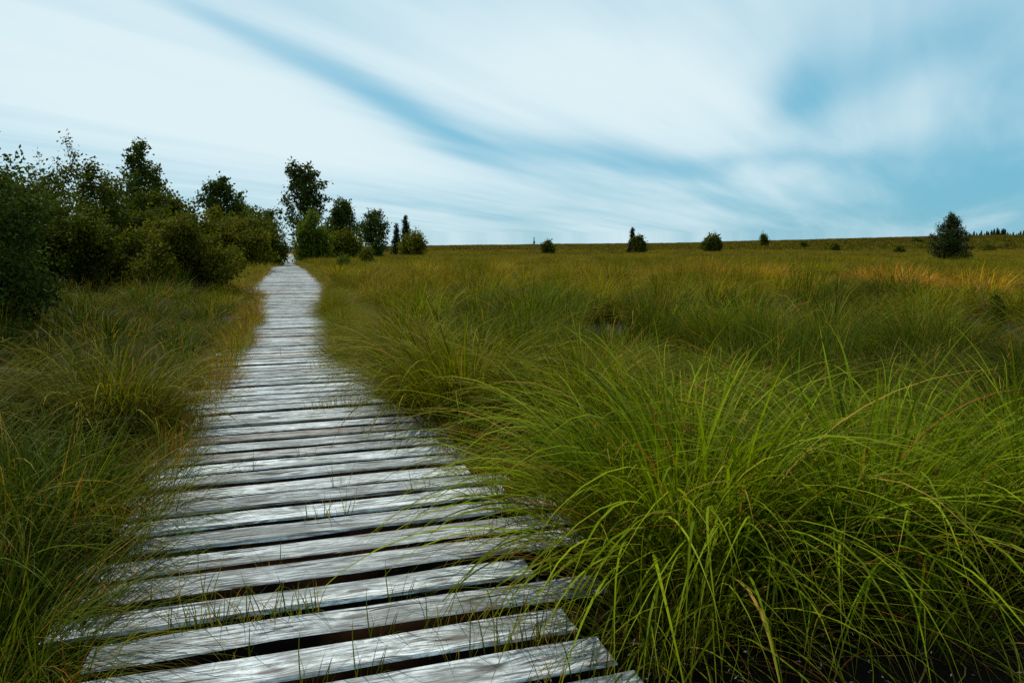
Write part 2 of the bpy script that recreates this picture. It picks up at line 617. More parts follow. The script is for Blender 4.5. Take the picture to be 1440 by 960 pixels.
def build_boardwalk():
    bw = empty('boardwalk', (*walk(1.0, 0), 0))
    tag(bw, 'weathered grey plank boardwalk running through the moor grass towards the trees', 'boardwalk')
    meshes = [plank_mesh(100 + i, random.Random(i).uniform(0.151, 0.165)) for i in range(14)]
    ox, oy = walk(1.0, 0)
    r = random.Random(5)
    N = 300
    for i in range(N):
        a = 1.06 + i * PITCH_P
        lo, hi = walk_edges(a)
        j = r.gauss(0, 0.035)
        lo += j + r.gauss(0, 0.05); hi += j + r.gauss(0, 0.04)
        if 3.4 < a < 5.4:
            hi -= 0.06
        if 2.75 < a < 3.3:
            hi += 0.12
        ob = bpy.data.objects.new('plank', meshes[r.randrange(14)])
        COL.objects.link(ob)
        ob.parent = bw
        x, y = walk(a + r.gauss(0, 0.003), (lo + hi) / 2)
        yaw = WALK_YAW + r.gauss(0, 0.0035)
        ob.location = (x - ox, y - oy, deck_z(a) + r.gauss(0, 0.003))
        ob.rotation_euler = (r.gauss(0, 0.012), r.gauss(0, 0.002), yaw + (math.pi if r.random() < 0.5 else 0))
        ob.scale = (hi - lo, 1.0 if a < 30 else r.uniform(0.98, 1.06), 1)
    # the planks too far off to tell apart
    vs, fs = [], []
    a = 1.06 + N * PITCH_P
    while a < 118:
        lo, hi = walk_edges(a)
        lo += r.gauss(0, 0.08); hi += r.gauss(0, 0.08)
        z = deck_z(a)
        q = len(vs)
        for dz in (0, -0.045):
            for (aa, bb) in ((a - 0.095, lo), (a - 0.095, hi), (a + 0.095, hi), (a + 0.095, lo)):
                x, y = walk(aa, bb)
                vs.append((x - ox, y - oy, z + dz))
        fs += [(q, q + 1, q + 2, q + 3), (q, q + 4, q + 5, q + 1), (q + 1, q + 5, q + 6, q + 2), (q + 2, q + 6, q + 7, q + 3), (q + 3, q + 7, q + 4, q)]
        a += PITCH_P
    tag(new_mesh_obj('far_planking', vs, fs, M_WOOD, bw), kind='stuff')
    # bearers under the deck
    bm_v = [(-0.05, 0), (0.05, 0), (0.05, 0.085), (-0.05, 0.085)]
    for b in (-0.55, 0.15, 0.85):
        for k in range(12):
            a0, a1 = 1.0 + k * 4.0, 1.0 + k * 4.0 + 3.97
            v = []
            for aa in (a0, a1):
                zt = deck_z(aa) - 0.055
                for (db, dz) in bm_v:
                    x, y = walk(aa, b + db)
                    v.append((x - ox, y - oy, zt - 0.085 + dz))
            f = [(0, 1, 5, 4), (1, 2, 6, 5), (2, 3, 7, 6), (3, 0, 4, 7), (3, 2, 1, 0), (4, 5, 6, 7)]
            new_mesh_obj('bearer', v, f, M_BEAM, bw)


build_boardwalk()

# ------------------------------------------------------------------ grass geometry
def blade_strip(base, az, L, lean, bend, w, K, pw=1.6, twist=None, rnd=None, r=None, curl=None):
    """n tapering leaf blades as quad strips; returns verts, faces, t, rnd"""
    n = len(az)
    s = np.linspace(0, 1, K + 1)
    sm = (s[1:] + s[:-1]) / 2
    th = lean[:, None] + bend[:, None] * sm[None, :] ** pw
    th = np.minimum(th, 2.95)
    ds = (L / K)[:, None]
    out = np.concatenate([np.zeros((n, 1)), np.cumsum(np.sin(th) * ds, 1)], 1)
    up = np.concatenate([np.zeros((n, 1)), np.cumsum(np.cos(th) * ds, 1)], 1)
    if curl is None:
        curl = np.zeros(n)
    aw = az[:, None] + curl[:, None] * s[None, :] ** 1.5
    # integrate the plan position with a slowly turning heading
    d_out = np.diff(out, axis=1)
    hx = np.concatenate([np.zeros((n, 1)), np.cumsum(d_out * np.sin(aw[:, :-1]), 1)], 1)
    hy = np.concatenate([np.zeros((n, 1)), np.cumsum(d_out * np.cos(aw[:, :-1]), 1)], 1)
    cx = base[:, 0:1] + hx; cy = base[:, 1:2] + hy; cz = base[:, 2:3] + up
    wid = (w[:, None] / 2) * np.clip(1 - s[None, :] ** 2.2, 0.03, 1) * (0.65 + 0.35 * np.minimum(1, s[None, :] * 4))
    tw = (np.zeros(n) if twist is None else twist)[:, None] * s[None, :] + az[:, None] * 0
    sx = np.cos(aw); sy = -np.sin(aw)
    ox = sx * np.cos(tw) * wid; oy = sy * np.cos(tw) * wid; oz = np.sin(tw) * wid
    A = np.stack([cx - ox, cy - oy, cz - oz], -1)
    B = np.stack([cx + ox, cy + oy, cz + oz], -1)
    V = np.stack([A, B], 2).reshape(n, (K + 1) * 2, 3)
    k = np.arange(K)
    f1 = np.stack([2 * k, 2 * k + 1, 2 * k + 3, 2 * k + 2], -1)
    F = f1[None] + (np.arange(n) * (K + 1) * 2)[:, None, None]
    t = np.repeat(np.tile(s, (n, 1)), 2, axis=1)
    rr = np.repeat(rnd[:, None], (K + 1) * 2, 1)
    return V.reshape(-1, 3), F.reshape(-1, 4), t.ravel(), rr.ravel()


def tussock_data(seed, n, rad, L, lean, bend, w, K, dead=0.10, wind=None, windamt=0.0, z0=0.0, curl=0.25):
    """a clump of blades rooted inside rad; L, lean, bend, w are (lo, hi) ranges"""
    r = np.random.default_rng(seed)
    ra = rad * np.sqrt(r.random(n))
    pa = r.random(n) * 2 * math.pi
    base = np.stack([ra * np.sin(pa), ra * np.cos(pa), np.full(n, z0)], 1)
    az = pa + r.normal(0, 0.55, n)
    if wind is not None:
        # pull headings towards the wind
        vx = np.sin(az) + windamt * math.sin(wind); vy = np.cos(az) + windamt * math.cos(wind)
        az = np.arctan2(vx, vy)
    f = r.random(n)
    LL = L[0] + (L[1] - L[0]) * f ** 0.8
    edge = ra / rad
    le = lean[0] + (lean[1] - lean[0]) * np.clip(edge * 0.75 + r.normal(0, 0.18, n), 0, 1)
    be = bend[0] + (bend[1] - bend[0]) * np.clip(r.random(n) * 0.8 + edge * 0.2, 0, 1)
    ww = w[0] + (w[1] - w[0]) * r.random(n)
    rn = r.random(n)
    if dead is not None:
        # share of dead blades
        isd = r.random(n) < dead
        rn = np.where(isd, 0.92 + 0.08 * r.random(n), rn * 0.89)
    return blade_strip(base, az, LL, le, be, ww, K, twist=r.normal(0, 0.5, n), rnd=rn, curl=r.normal(0, curl, n))


def join_data(ds):
    V, F, T, Rn = [], [], [], []
    o = 0
    for v, f, t, rn in ds:
        V.append(v); F.append(f + o); T.append(t); Rn.append(rn)
        o += len(v)
    return np.concatenate(V), np.concatenate(F), np.concatenate(T), np.concatenate(Rn)


def grass_mesh(name, data, mat, link=False):
    v, f, t, rn = data
    return new_mesh_obj(name, v, f, mat, attrs={'t': t, 'rnd': rn}, link=link)


def stalks_data(seed, n, rad, L):
    """thin flower stalks with a narrow seed head"""
    r = np.random.default_rng(seed)
    ra = rad * np.sqrt(r.random(n)); pa = r.random(n) * 2 * math.pi
    base = np.stack([ra * np.sin(pa), ra * np.cos(pa), np.zeros(n)], 1)
    LL = L[0] + (L[1] - L[0]) * r.random(n)
    le = r.uniform(0.02, 0.28, n); be = r.uniform(0.05, 0.4, n)
    d1 = blade_strip(base, pa, LL, le, be, np.full(n, 0.0022), 5, rnd=np.full(n, 0.93))
    heads = []
    top = d1[0].reshape(n, -1, 3)[:, -2:, :].mean(1)
    for k in range(5):
        b = top - np.array([0, 0, 0.012]) * k * 2
        heads.append(blade_strip(b, r.random(n) * 6.28, r.uniform(0.03, 0.06, n), r.uniform(0.1, 0.5, n), r.uniform(0, 0.3, n), np.full(n, 0.004), 2, rnd=np.full(n, 0.96)))
    return join_data([d1] + heads)


# tints (linear base colours)
T_GREEN = np.array([0.060, 0.102, 0.002])
T_DEEP = np.array([0.018, 0.043, 0.003])
T_OLIVE = np.array([0.135, 0.112, 0.001])
T_GOLD = np.array([0.19, 0.13, 0.005])
T_RUST = np.array([0.50, 0.18, 0.036])
T_BROWN = np.array([0.10, 0.060, 0.025])

# ---- prototype meshes
NEAR = []       # long drooping moor grass, seen close
for i in range(6):
    NEAR.append(grass_mesh('grass_tussock', join_data([
        tussock_data(20 + i, 950, 0.24, (0.45, 0.95), (0.05, 0.75), (0.5, 1.8), (0.0036, 0.0076), 7, dead=0.06),
        tussock_data(40 + i, 170, 0.27, (0.25, 0.6), (0.5, 1.3), (0.3, 1.2), (0.002, 0.005), 5, dead=0.30)]), M_GRASS).data)
SHORT = []      # lower, finer
for i in range(4):
    SHORT.append(grass_mesh('short_tussock', join_data([
        tussock_data(60 + i, 420, 0.22, (0.22, 0.55), (0.05, 0.7), (0.3, 1.4), (0.004, 0.008), 5, dead=0.08),
        tussock_data(70 + i, 90, 0.26, (0.15, 0.35), (0.4, 1.2), (0.3, 1.2), (0.003, 0.005), 4, dead=0.5)]), M_GRASS).data)
RUSH = []       # stiff, upright, dark green
for i in range(3):
    RUSH.append(grass_mesh('rush_clump', tussock_data(80 + i, 480, 0.20, (0.45, 0.95), (0.02, 0.42), (0.05, 0.55), (0.003, 0.005), 5, dead=0.05, curl=0.08), M_GRASS).data)
HERO = []
for i in range(3):
    HERO.append([
        grass_mesh('leaf_blades', join_data([
            tussock_data(200 + i, 700, 0.36, (0.8, 1.6), (0.05, 0.75), (0.8, 2.5), (0.0070, 0.0165), 12, dead=0.07, curl=0.35, wind=-1.85, windamt=0.45),
            tussock_data(210 + i, 700, 0.30, (0.5, 1.0), (0.0, 0.45), (0.2, 1.3), (0.004, 0.009), 8, dead=0.03, curl=0.2)]), M_GRASS).data,
        grass_mesh('dead_leaves', tussock_data(220 + i, 150, 0.36, (0.3, 0.9), (0.4, 1.4), (0.3, 1.8), (0.002, 0.006), 8, dead=1.0, curl=0.6), M_GRASS).data,
        grass_mesh('flower_stalks', stalks_data(230 + i, 10, 0.22, (0.9, 1.25)), M_GRASS).data])

HERO.append([
    grass_mesh('leaf_blades', tussock_data(240, 150, 0.22, (0.6, 1.4), (0.1, 0.9), (0.7, 2.3), (0.006, 0.012), 11, dead=0.06, curl=0.5, wind=-1.85, windamt=0.3), M_GRASS).data,
    grass_mesh('dead_leaves', tussock_data(241, 22, 0.25, (0.4, 1.0), (0.6, 1.4), (0.3, 1.6), (0.006, 0.012), 8, dead=1.0, curl=0.8), M_GRASS).data])


def hero(x, y, rz, sc, tint, label, k, group=None):
    e = empty('moor_grass_tussock', (x, y, float(ground_z(x, y))), rz, sc)
    tag(e, label, 'grass tussock', group)
    for me in HERO[k]:
        o = bpy.data.objects.new(me.name.split('.')[0], me)
        COL.objects.link(o)
        o.parent = e
        o.color = (*tint, 1)
    return e


def mixc(a, b, f):
    return a * (1 - f) + b * f


heroes = [
    (0.47, 2.26, 6.2, 0.58, 1.15 * mixc(T_GREEN, T_OLIVE, 0.3), 'small thin green tussock hiding the right corners of the very first planks', 3),
    (1.50, 2.38, 0.6, 0.75, 1.2 * mixc(T_GREEN, T_OLIVE, 0.2), 'thin green tussock in dark peat before the tall upright one', 3),
    (-1.50, 1.80, 2.6, 0.50, mixc(T_DEEP, T_GREEN, 0.5), 'thin dark green tuft at the left end of the very first planks', 3),
    (-1.68, 2.18, 1.2, 0.48, mixc(T_DEEP, T_GREEN, 0.4), 'thin dark tuft beside the one at the very first planks', 3),
    (0.98, 2.50, 0.3, 0.72, 1.3 * mixc(T_GREEN, T_OLIVE, 0.25), 'second thin green tussock below the huge one, rooted in dark peat', 3),
    (0.40, 3.02, 5.9, 0.85, 1.25 * mixc(T_GREEN, T_OLIVE, 0.4), 'thin olive tussock hanging over the plank ends before the huge one', 3),
    (0.66, 2.42, 0.0, 0.80, 1.15 * mixc(T_GREEN, T_OLIVE, 0.3), 'thin green tussock below the huge one, blades lying across the plank ends', 3),
    (-1.55, 2.55, 2.2, 0.45, mixc(T_DEEP, T_GREEN, 0.6), 'small dark green tuft with long blades lying on the near left plank ends', 3),
    (-1.75, 3.35, 3.0, 0.50, mixc(T_DEEP, T_GREEN, 0.45), 'dark green tuft creeping over the left plank ends next to the small one', 3),
    (-2.15, 2.55, 0.0, 0.62, mixc(T_DEEP, T_GREEN, 0.35), 'dark green tussock of long thin blades beside the near left plank ends', 2),
    (-2.75, 3.30, 0.6, 0.68, mixc(T_DEEP, T_GREEN, 0.2), 'dark tussock behind the one at the near left plank ends', 0),
    (0.72, 2.90, 0.0, 0.96, 1.7 * mixc(T_GREEN, T_OLIVE, 0.22), 'huge bright green arching grass tussock spilling over the boardwalk edge', 0),
    (1.48, 2.90, 5.9, 0.90, 1.55 * mixc(T_GREEN, T_OLIVE, 0.15), 'tall green grass tussock right behind the huge arching one, with upright blades', 1),
    (2.30, 2.95, 0.4, 0.84, 1.4 * mixc(T_GREEN, T_OLIVE, 0.2), 'tall green tussock next to the upright one, farthest from the boardwalk', 2),
    (0.80, 3.95, 0.3, 0.80, 1.35 * mixc(T_GREEN, T_OLIVE, 0.35), 'olive green grass tussock leaning over the planks behind the huge tussock', 2),
    (2.85, 3.90, 1.2, 0.78, mixc(T_GREEN, T_OLIVE, 0.25), 'broad green grass tussock standing away from the boardwalk beside the tall upright one', 0),
    (-0.40, 5.30, 0.2, 0.88, mixc(T_OLIVE, T_GREEN, 0.45), 'olive grass tussock bulging over the boardwalk with a dark hollow beneath', 1),
    (0.45, 4.70, 0.5, 0.82, mixc(T_OLIVE, T_GREEN, 0.5), 'yellow green tussock beside the one with a dark hollow', 2),
    (-0.85, 6.55, 0.1, 0.80, mixc(T_OLIVE, T_GREEN, 0.35), 'olive tussock overhanging the planks beyond the one with a dark hollow', 0),
    (-1.25, 8.00, 6.1, 0.72, mixc(T_OLIVE, T_GREEN, 0.25), 'second olive tussock overhanging the planks beyond the one with a dark hollow', 2),
    (-2.75, 4.75, 0.9, 0.78, mixc(T_DEEP, T_OLIVE, 0.45), 'dark green grass tussock with bronze tips beside the boardwalk', 1),
    (-3.50, 4.30, 2.7, 0.80, mixc(T_DEEP, T_OLIVE, 0.25), 'very dark tussock beside the bronze tipped one', 2),
]
hero_xy = []
for (x, y, rz, sc, tint, lab, k) in heroes:
    hero(x, y, rz, sc, tint, lab, k)
    hero_xy.append((x, y))

# ------------------------------------------------------------------ scattering
def tint_at(x, y):
    """colour of the sward: green by the boardwalk, olive further out, golden and rusty patches"""
    x = np.asarray(x, float); y = np.asarray(y, float)
    r = np.hypot(x, y)
    n1 = fbm(x * 0.22, y * 0.22, 21, 3)[:, None]
    n2 = fbm(x * 0.05 + 9, y * 0.09, 33, 3)[:, None]
    n3 = rng.random((len(x), 1))
    far = sstep(r, 6, 19)[:, None]
    f = np.clip(0.10 + far * 0.75 + (n1 - 0.5) * 1.1 + (n3 - 0.5) * 0.35, 0, 1)
    c = T_GREEN * (1 - f) + T_OLIVE * f
    c = c * (0.80 + 0.20 * far)
    g = sstep(n2[:, 0], 0.55, 0.75)[:, None] * far
    c = c * (1 - g * 0.55) + T_GOLD * g * 0.55
    dk = sstep(n1[:, 0], 0.46, 0.30)[:, None]
    c = c * (1 - dk * 0.8) + T_DEEP * 0.9 * dk * 0.8
    # rusty patches seen out on the moor
    for (px, Y, rx, ry, amt) in ((1215, 24, 1.0, 1.8, 1.5), (1312, 19.5, 0.8, 1.4, 2.0), (970, 26, 1.5, 1.8, 0.9), (1100, 25, 0.7, 1.4, 0.7)):
        cx, cy = at_depth(px, Y)
        q = ((x - cx) / rx) ** 2 + ((y - cy) / ry) ** 2
        k = (np.exp(-q) * amt * (0.4 + 0.8 * n3[:, 0]))[:, None]
        k = np.clip(k, 0, 1)
        c = c * (1 - k) + T_RUST * k
    # left of the boardwalk the tint is greener, with shade painted in
    a, b = to_walk(x, y)
    lf = (sstep(-b, 0.8, 2.0) * (1 - sstep(r, 9, 18)))[:, None]
    c = c * (1 - lf * np.array([[0.80, 0.58, 0.75]]))
    v = 0.62 + 0.76 * rng.random((len(x), 1))
    return c * v


def jitter_grid(step, y0, y1, half_deg, seed, extra=1.5):
    r = np.random.default_rng(seed)
    w = y1 * math.tan(R(half_deg)) + extra
    gx = np.arange(-w, w, step); gy = np.arange(y0, y1, step)
    X, Y = np.meshgrid(gx, gy)
    X = X.ravel() + r.uniform(-0.5, 0.5, X.size) * step * 0.95
    Y = Y.ravel() + r.uniform(-0.5, 0.5, Y.size) * step * 0.95
    k = np.abs(X) < np.abs(Y) * math.tan(R(half_deg)) + extra
    return X[k], Y[k]


def copy_of(me, name, x, y, rz, sc, tint, label, cat, group, z=None):
    o = bpy.data.objects.new(name, me)
    COL.objects.link(o)
    o.location = (x, y, (float(ground_z(x, y)) if z is None else z) - 0.01)
    o.rotation_euler = (random.gauss(0, 0.05), random.gauss(0, 0.05), rz)
    o.scale = (sc * random.uniform(0.92, 1.12), sc * random.uniform(0.92, 1.12), sc * random.uniform(0.85, 1.15))
    o.color = (*[float(c) for c in tint], 1)
    tag(o, label, cat, group)
    return o


NEAR_R = 9.2
X, Y = jitter_grid(0.50, 0.9, 10.5, 40, 11, 0.6)
a_, b_ = to_walk(X, Y)
rad_ = np.hypot(X, Y)
side_ok = (b_ < -1.12) | (b_ > np.where(a_ < 4.3, 1.62, 1.10))
keep = (fbm(X * 0.9, Y * 0.9, 61, 2) + rng.normal(0, 0.06, len(X)) > 0.475) & (rad_ < NEAR_R) & side_ok & (rad_ > 1.9) & ((b_ < 0) | (rad_ > 3.2))
for hx, hy in hero_xy:
    keep &= np.hypot(X - hx, Y - hy) > 0.52
X, Y, a_, b_ = X[keep], Y[keep], a_[keep], b_[keep]
tints = tint_at(X, Y)
n_near = 0
for x, y, a, b, c in zip(X, Y, a_, b_, tints):
    rr = random.random()
    if b > 0:
        edge = b < 2.0
        if rr < 0.80:
            sc = random.uniform(0.62, 1.08)
            hue = 'dark green' if c[1] < 0.055 else ('yellow olive' if c[0] > c[1] * 0.95 else 'mid green')
            size = 'tall' if sc > 0.92 else ('low' if sc < 0.75 else 'medium high')
            spot = 'beside the right edge of the boardwalk' if edge else ('close behind the huge arching tussock' if y < 5.2 and x > 0.6 else 'on the open moor right of the boardwalk')
            lab = f'{size} {hue} drooping grass tussock {spot}'
            copy_of(random.choice(NEAR), 'grass_tussock', x, y, random.random() * 6.28, sc, c, lab, 'grass tussock', f'{size} {hue} tussocks {spot}')
        elif rr < 0.88 and not edge:
            copy_of(random.choice(RUSH), 'rush_clump', x, y, random.random() * 6.28, random.uniform(0.8, 1.05), mixc(c, T_DEEP, 0.8), 'dark green upright rush clump among the moor grass right of the boardwalk', 'rush clump', 'rush clumps right of the boardwalk')
        else:
            copy_of(random.choice(SHORT), 'short_tussock', x, y, random.random() * 6.28, random.uniform(0.9, 1.3), c, 'low fine grass tussock among the taller ones right of the boardwalk', 'grass tussock', 'low tussocks right of the boardwalk')
    else:
        edge = b > -1.7  # tint factors below paint in more of the left side's shade
        if rr < (0.35 if edge else 0.55):
            copy_of(random.choice(NEAR), 'grass_tussock', x, y, random.random() * 6.28, random.uniform(0.6, 0.85), 0.7 * mixc(c, T_DEEP, 0.35), 'drooping dark green grass tussock between the boardwalk and the hedge', 'grass tussock', 'moor grass tussocks left of the boardwalk')
        elif rr < (0.55 if edge else 0.78):
            copy_of(random.choice(RUSH), 'rush_clump', x, y, random.random() * 6.28, random.uniform(0.65, 0.9), mixc(c, T_DEEP, 0.75), 'dark green upright rush clump between the boardwalk and the hedge', 'rush clump', 'rush clumps left of the boardwalk')
        else:
            copy_of(random.choice(SHORT), 'short_tussock', x, y, random.random() * 6.28, random.uniform(0.8, 1.2), 0.75 * c, 'low fine grass tussock between the boardwalk and the hedge', 'grass tussock', 'low tussocks left of the boardwalk')
    n_near += 1
# a few dark rush clumps that stand out of the moor
for k, (px, Yv, sc, lab) in enumerate((
        (1112, 6.2, 1.25, 'tallest dark green rush clump out on the moor behind the huge tussock'),
        (1062, 6.7, 1.10, 'dark green rush clump beside the tallest one'),
        (1168, 6.9, 1.15, 'dark green rush clump on the far side of the tallest one'),
        (915, 8.6, 1.10, 'lone dark green rush clump standing in olive grass on the open moor'),
        (1245, 8.8, 1.05, 'lone dark green rush clump before the rusty grass patches'),
        (770, 8.2, 1.0, 'lone dark green rush clump between the boardwalk bulge and the open moor'),
        (640, 7.6, 0.95, 'dark green rush clump just behind the tussock with a dark hollow'))):
    xx, yy = at_depth(px, Yv)
    copy_of(RUSH[k % 3], 'rush_clump', xx, yy, k * 1.3, sc, T_DEEP * 1.1, lab, 'rush clump', None)
# dark tufts hiding the left plank ends
ll = random.Random(23)
av = 2.0
while av < 7.5:
    b = -0.98 + ll.uniform(-0.10, 0.08)
    x, y = walk(av, b)
    c = mixc(T_DEEP, mixc(T_GREEN, T_OLIVE, 0.5), ll.uniform(0.2, 0.7)) * ll.uniform(0.7, 1.0)
    o = copy_of(ll.choice(SHORT + NEAR[:1]), 'short_tussock', x, y, 0, ll.uniform(0.75, 1.0), c, 'short dark green tuft growing over the left ends of the near planks', 'grass tussock', 'tufts over the left plank ends', z=0.02)
    o.rotation_euler = (ll.gauss(0, 0.1), 0.28 + ll.gauss(0, 0.12), WALK_YAW)
    av += ll.uniform(0.36, 0.62)
# a row of tussocks leaning in over the planks
lr = random.Random(17)
av = 5.6
while av < 16.5:
    b = 0.95 + lr.uniform(-0.10, 0.12) + 0.12 * math.sin(av * 1.3) - (0.15 if av < 12 else 0)
    x, y = walk(av, b)
    c = mixc(T_OLIVE, T_GREEN, lr.uniform(0.15, 0.6)) * lr.uniform(0.8, 1.15)
    o = copy_of(lr.choice(NEAR), 'grass_tussock', x, y, 0, lr.uniform(0.58, 0.82), c, 'olive tussock leaning in over the plank ends along the middle of the boardwalk', 'grass tussock', 'tussocks leaning over the plank ends', z=0.04)
    o.rotation_euler = (lr.gauss(0, 0.08), -0.42 + lr.gauss(0, 0.08), WALK_YAW)
    av += lr.uniform(0.42, 0.68)
print('near tussocks', n_near)


# ---- uncountable grass: geometry nodes put shared clumps on stored points
def scatter(name, X, Y, Z, protos, scale, tint, label, idx=None, seed=1):
    n = len(X)
    r = np.random.default_rng(seed)
    me = bpy.data.meshes.new(name)
    me.vertices.add(n)
    me.vertices.foreach_set('co', np.stack([X, Y, Z], 1).astype(np.float32).ravel())
    at = me.attributes.new('tint', 'FLOAT_COLOR', 'POINT')
    at.data.foreach_set('color', np.concatenate([tint, np.ones((n, 1))], 1).astype(np.float32).ravel())
    at = me.attributes.new('size', 'FLOAT', 'POINT')
    at.data.foreach_set('value', np.asarray(scale, np.float32))
    at = me.attributes.new('turn', 'FLOAT_VECTOR', 'POINT')
    tv = np.stack([r.normal(0, 0.06, n), r.normal(0, 0.06, n), r.random(n) * 6.283], 1)
    at.data.foreach_set('vector', tv.astype(np.float32).ravel())
    at = me.attributes.new('which', 'INT', 'POINT')
    at.data.foreach_set('value', (r.integers(0, len(protos), n) if idx is None else idx).astype(np.int32))
    ob = bpy.data.objects.new(name, me)
    COL.objects.link(ob)
    gt = bpy.data.node_groups.new(name + '_nodes', 'GeometryNodeTree')
    gt.interface.new_socket('Geometry', in_out='INPUT', socket_type='NodeSocketGeometry')
    gt.interface.new_socket('Geometry', in_out='OUTPUT', socket_type='NodeSocketGeometry')
    N, Lk = gt.nodes.new, gt.links.new
    gi, go = N('NodeGroupInput'), N('NodeGroupOutput')
    jn = N('GeometryNodeJoinGeometry')
    for p in reversed(protos):
        oi = N('GeometryNodeObjectInfo')
        oi.inputs['Object'].default_value = p
        oi.inputs['As Instance'].default_value = False
        g2 = N('GeometryNodeGeometryToInstance')
        Lk(oi.outputs['Geometry'], g2.inputs[0])
        Lk(g2.outputs[0], jn.inputs[0])
    m2p = N('GeometryNodeMeshToPoints')
    Lk(gi.outputs[0], m2p.inputs[0])
    ip = N('GeometryNodeInstanceOnPoints')
    Lk(m2p.outputs[0], ip.inputs['Points'])
    Lk(jn.outputs[0], ip.inputs['Instance'])
    ip.inputs['Pick Instance'].default_value = True

    def attr(nm, dt):
        q = N('GeometryNodeInputNamedAttribute')
        q.data_type = dt
        q.inputs['Name'].default_value = nm
        return q.outputs['Attribute']
    Lk(attr('which', 'INT'), ip.inputs['Instance Index'])
    e2r = N('FunctionNodeEulerToRotation')
    Lk(attr('turn', 'FLOAT_VECTOR'), e2r.inputs[0])
    Lk(e2r.outputs[0], ip.inputs['Rotation'])
    Lk(attr('size', 'FLOAT'), ip.inputs['Scale'])
    Lk(ip.outputs[0], go.inputs[0])
    md = ob.modifiers.new('scatter', 'NODES')
    md.node_group = gt
    tag(ob, label, 'grass', kind='stuff')
    return ob


SHRUB_SPOTS = []     # (x, y, radius) kept free of grass, filled below before the scatter runs

# ------------------------------------------------------------------ trees and shrubs
def unit(v):
    return v / max(1e-9, np.linalg.norm(v))


class Plant:
    def __init__(self, seed):
        self.r = np.random.default_rng(seed)
        self.segs = []      # p0, p1, r0, r1
        self.twigs = []     # p0, p1

    def rot_off(self, d, ang):
        """a direction ang away from d, about a random azimuth"""
        r = self.r
        t = unit(np.cross(d, r.normal(0, 1, 3)))
        return unit(d * math.cos(ang) + t * math.sin(ang))

    def limb(self, p, d, L, rad, lev, P):
        r = self.r
        n = P['n'][lev]
        step = L / n
        for i in range(n):
            f = (i + 1) / n
            d = unit(d + r.normal(0, P['wob'][lev], 3) + np.array([0, 0, P['up'][lev]]))
            q = p + d * step
            r1 = rad * (1 - 0.85 * f)
            self.segs.append((p, q, rad * (1 - 0.85 * (f - 1 / n)), r1))
            if lev == P['last']:
                self.twigs.append((p, q))
            elif f > P['from'][lev]:
                for _ in range(P['kids'][lev]):
                    if r.random() > P['prob'][lev]:
                        continue
                    h = (f - P['from'][lev]) / (1 - P['from'][lev])
                    ll = P['len'][lev](h, r) * L
                    self.limb(q, self.rot_off(d, r.uniform(*P['ang'][lev])), ll, max(r1 * 0.55, 0.004), lev + 1, P)
            p = q
        if lev < P['last']:
            self.twigs.append((self.segs[-1][0], p))

    def wood(self, minr=0.0):
        sg = [s for s in self.segs if s[2] > minr]
        if not sg:
            sg = self.segs[:1]
        p0 = np.array([s[0] for s in sg]); p1 = np.array([s[1] for s in sg])
        r0 = np.array([s[2] for s in sg]); r1 = np.array([s[3] for s in sg])
        d = p1 - p0
        d /= np.maximum(1e-9, np.linalg.norm(d, axis=1))[:, None]
        h = np.where(np.abs(d[:, 2:3]) < 0.9, np.array([[0, 0, 1.0]]), np.array([[1.0, 0, 0]]))
        a = np.cross(d, h); a /= np.linalg.norm(a, axis=1)[:, None]
        b = np.cross(d, a)
        V = []
        K = 5
        for pp, rr in ((p0, r0), (p1, r1)):
            for k in range(K):
                th = 2 * math.pi * k / K
                V.append(pp + (a * math.cos(th) + b * math.sin(th)) * rr[:, None])
        V = np.stack(V, 1)
        k = np.arange(K)
        f = np.stack([k, (k + 1) % K, (k + 1) % K + K, k + K], -1)
        F = f[None] + (np.arange(len(sg)) * 2 * K)[:, None, None]
        return V.reshape(-1, 3), F.reshape(-1, 4)

    def leaves(self, n, size, spread, droop=0.2, elong=0.55):
        r = self.r
        T0 = np.array([t[0] for t in self.twigs]); T1 = np.array([t[1] for t in self.twigs])
        ln = np.linalg.norm(T1 - T0, axis=1)
        k = r.choice(len(ln), n, p=ln / ln.sum())
        c = T0[k] + (T1[k] - T0[k]) * r.random((n, 1)) + r.normal(0, spread, (n, 3))
        c[:, 2] = np.maximum(c[:, 2], 0.03)
        d = r.normal(0, 1, (n, 3)); d[:, 2] -= droop
        d /= np.linalg.norm(d, axis=1)[:, None]
        m = r.normal(0, 1, (n, 3)); m[:, 2] += 0.8
        s = np.cross(d, m); s /= np.maximum(1e-9, np.linalg.norm(s, axis=1))[:, None]
        sz = size * r.uniform(0.6, 1.3, n)[:, None]
        nn = np.cross(d, s)
        V = np.stack([c, c + d * sz * 0.45 + s * sz * elong / 2 + nn * sz * 0.06, c + d * sz, c + d * sz * 0.45 - s * sz * elong / 2 + nn * sz * 0.06], 1)
        F = np.arange(n * 4).reshape(n, 4)
        # one tint per twig blended with one per leaf: light and dark sprays
        tw = r.random(len(ln))
        rn = np.clip(0.6 * tw[k] + 0.4 * r.random(n), 0, 1)
        return V.reshape(-1, 3), F, np.repeat(rn, 4)


def fit(pl, H, Wd):
    """scale a grown skeleton to the wanted height and width"""
    T = np.array([t[1] for t in pl.twigs])
    zmax = np.percentile(T[:, 2], 99.5)
    rmax = np.percentile(np.hypot(T[:, 0] - T[:, 0].mean(), T[:, 1] - T[:, 1].mean()), 96)
    sx, sz = Wd / 2 / rmax, H / zmax
    m = np.array([sx, sx, sz])
    pl.segs = [(a * m, b * m, c * min(sx, sz), d * min(sx, sz)) for a, b, c, d in pl.segs]
    pl.twigs = [(a * m, b * m) for a, b in pl.twigs]


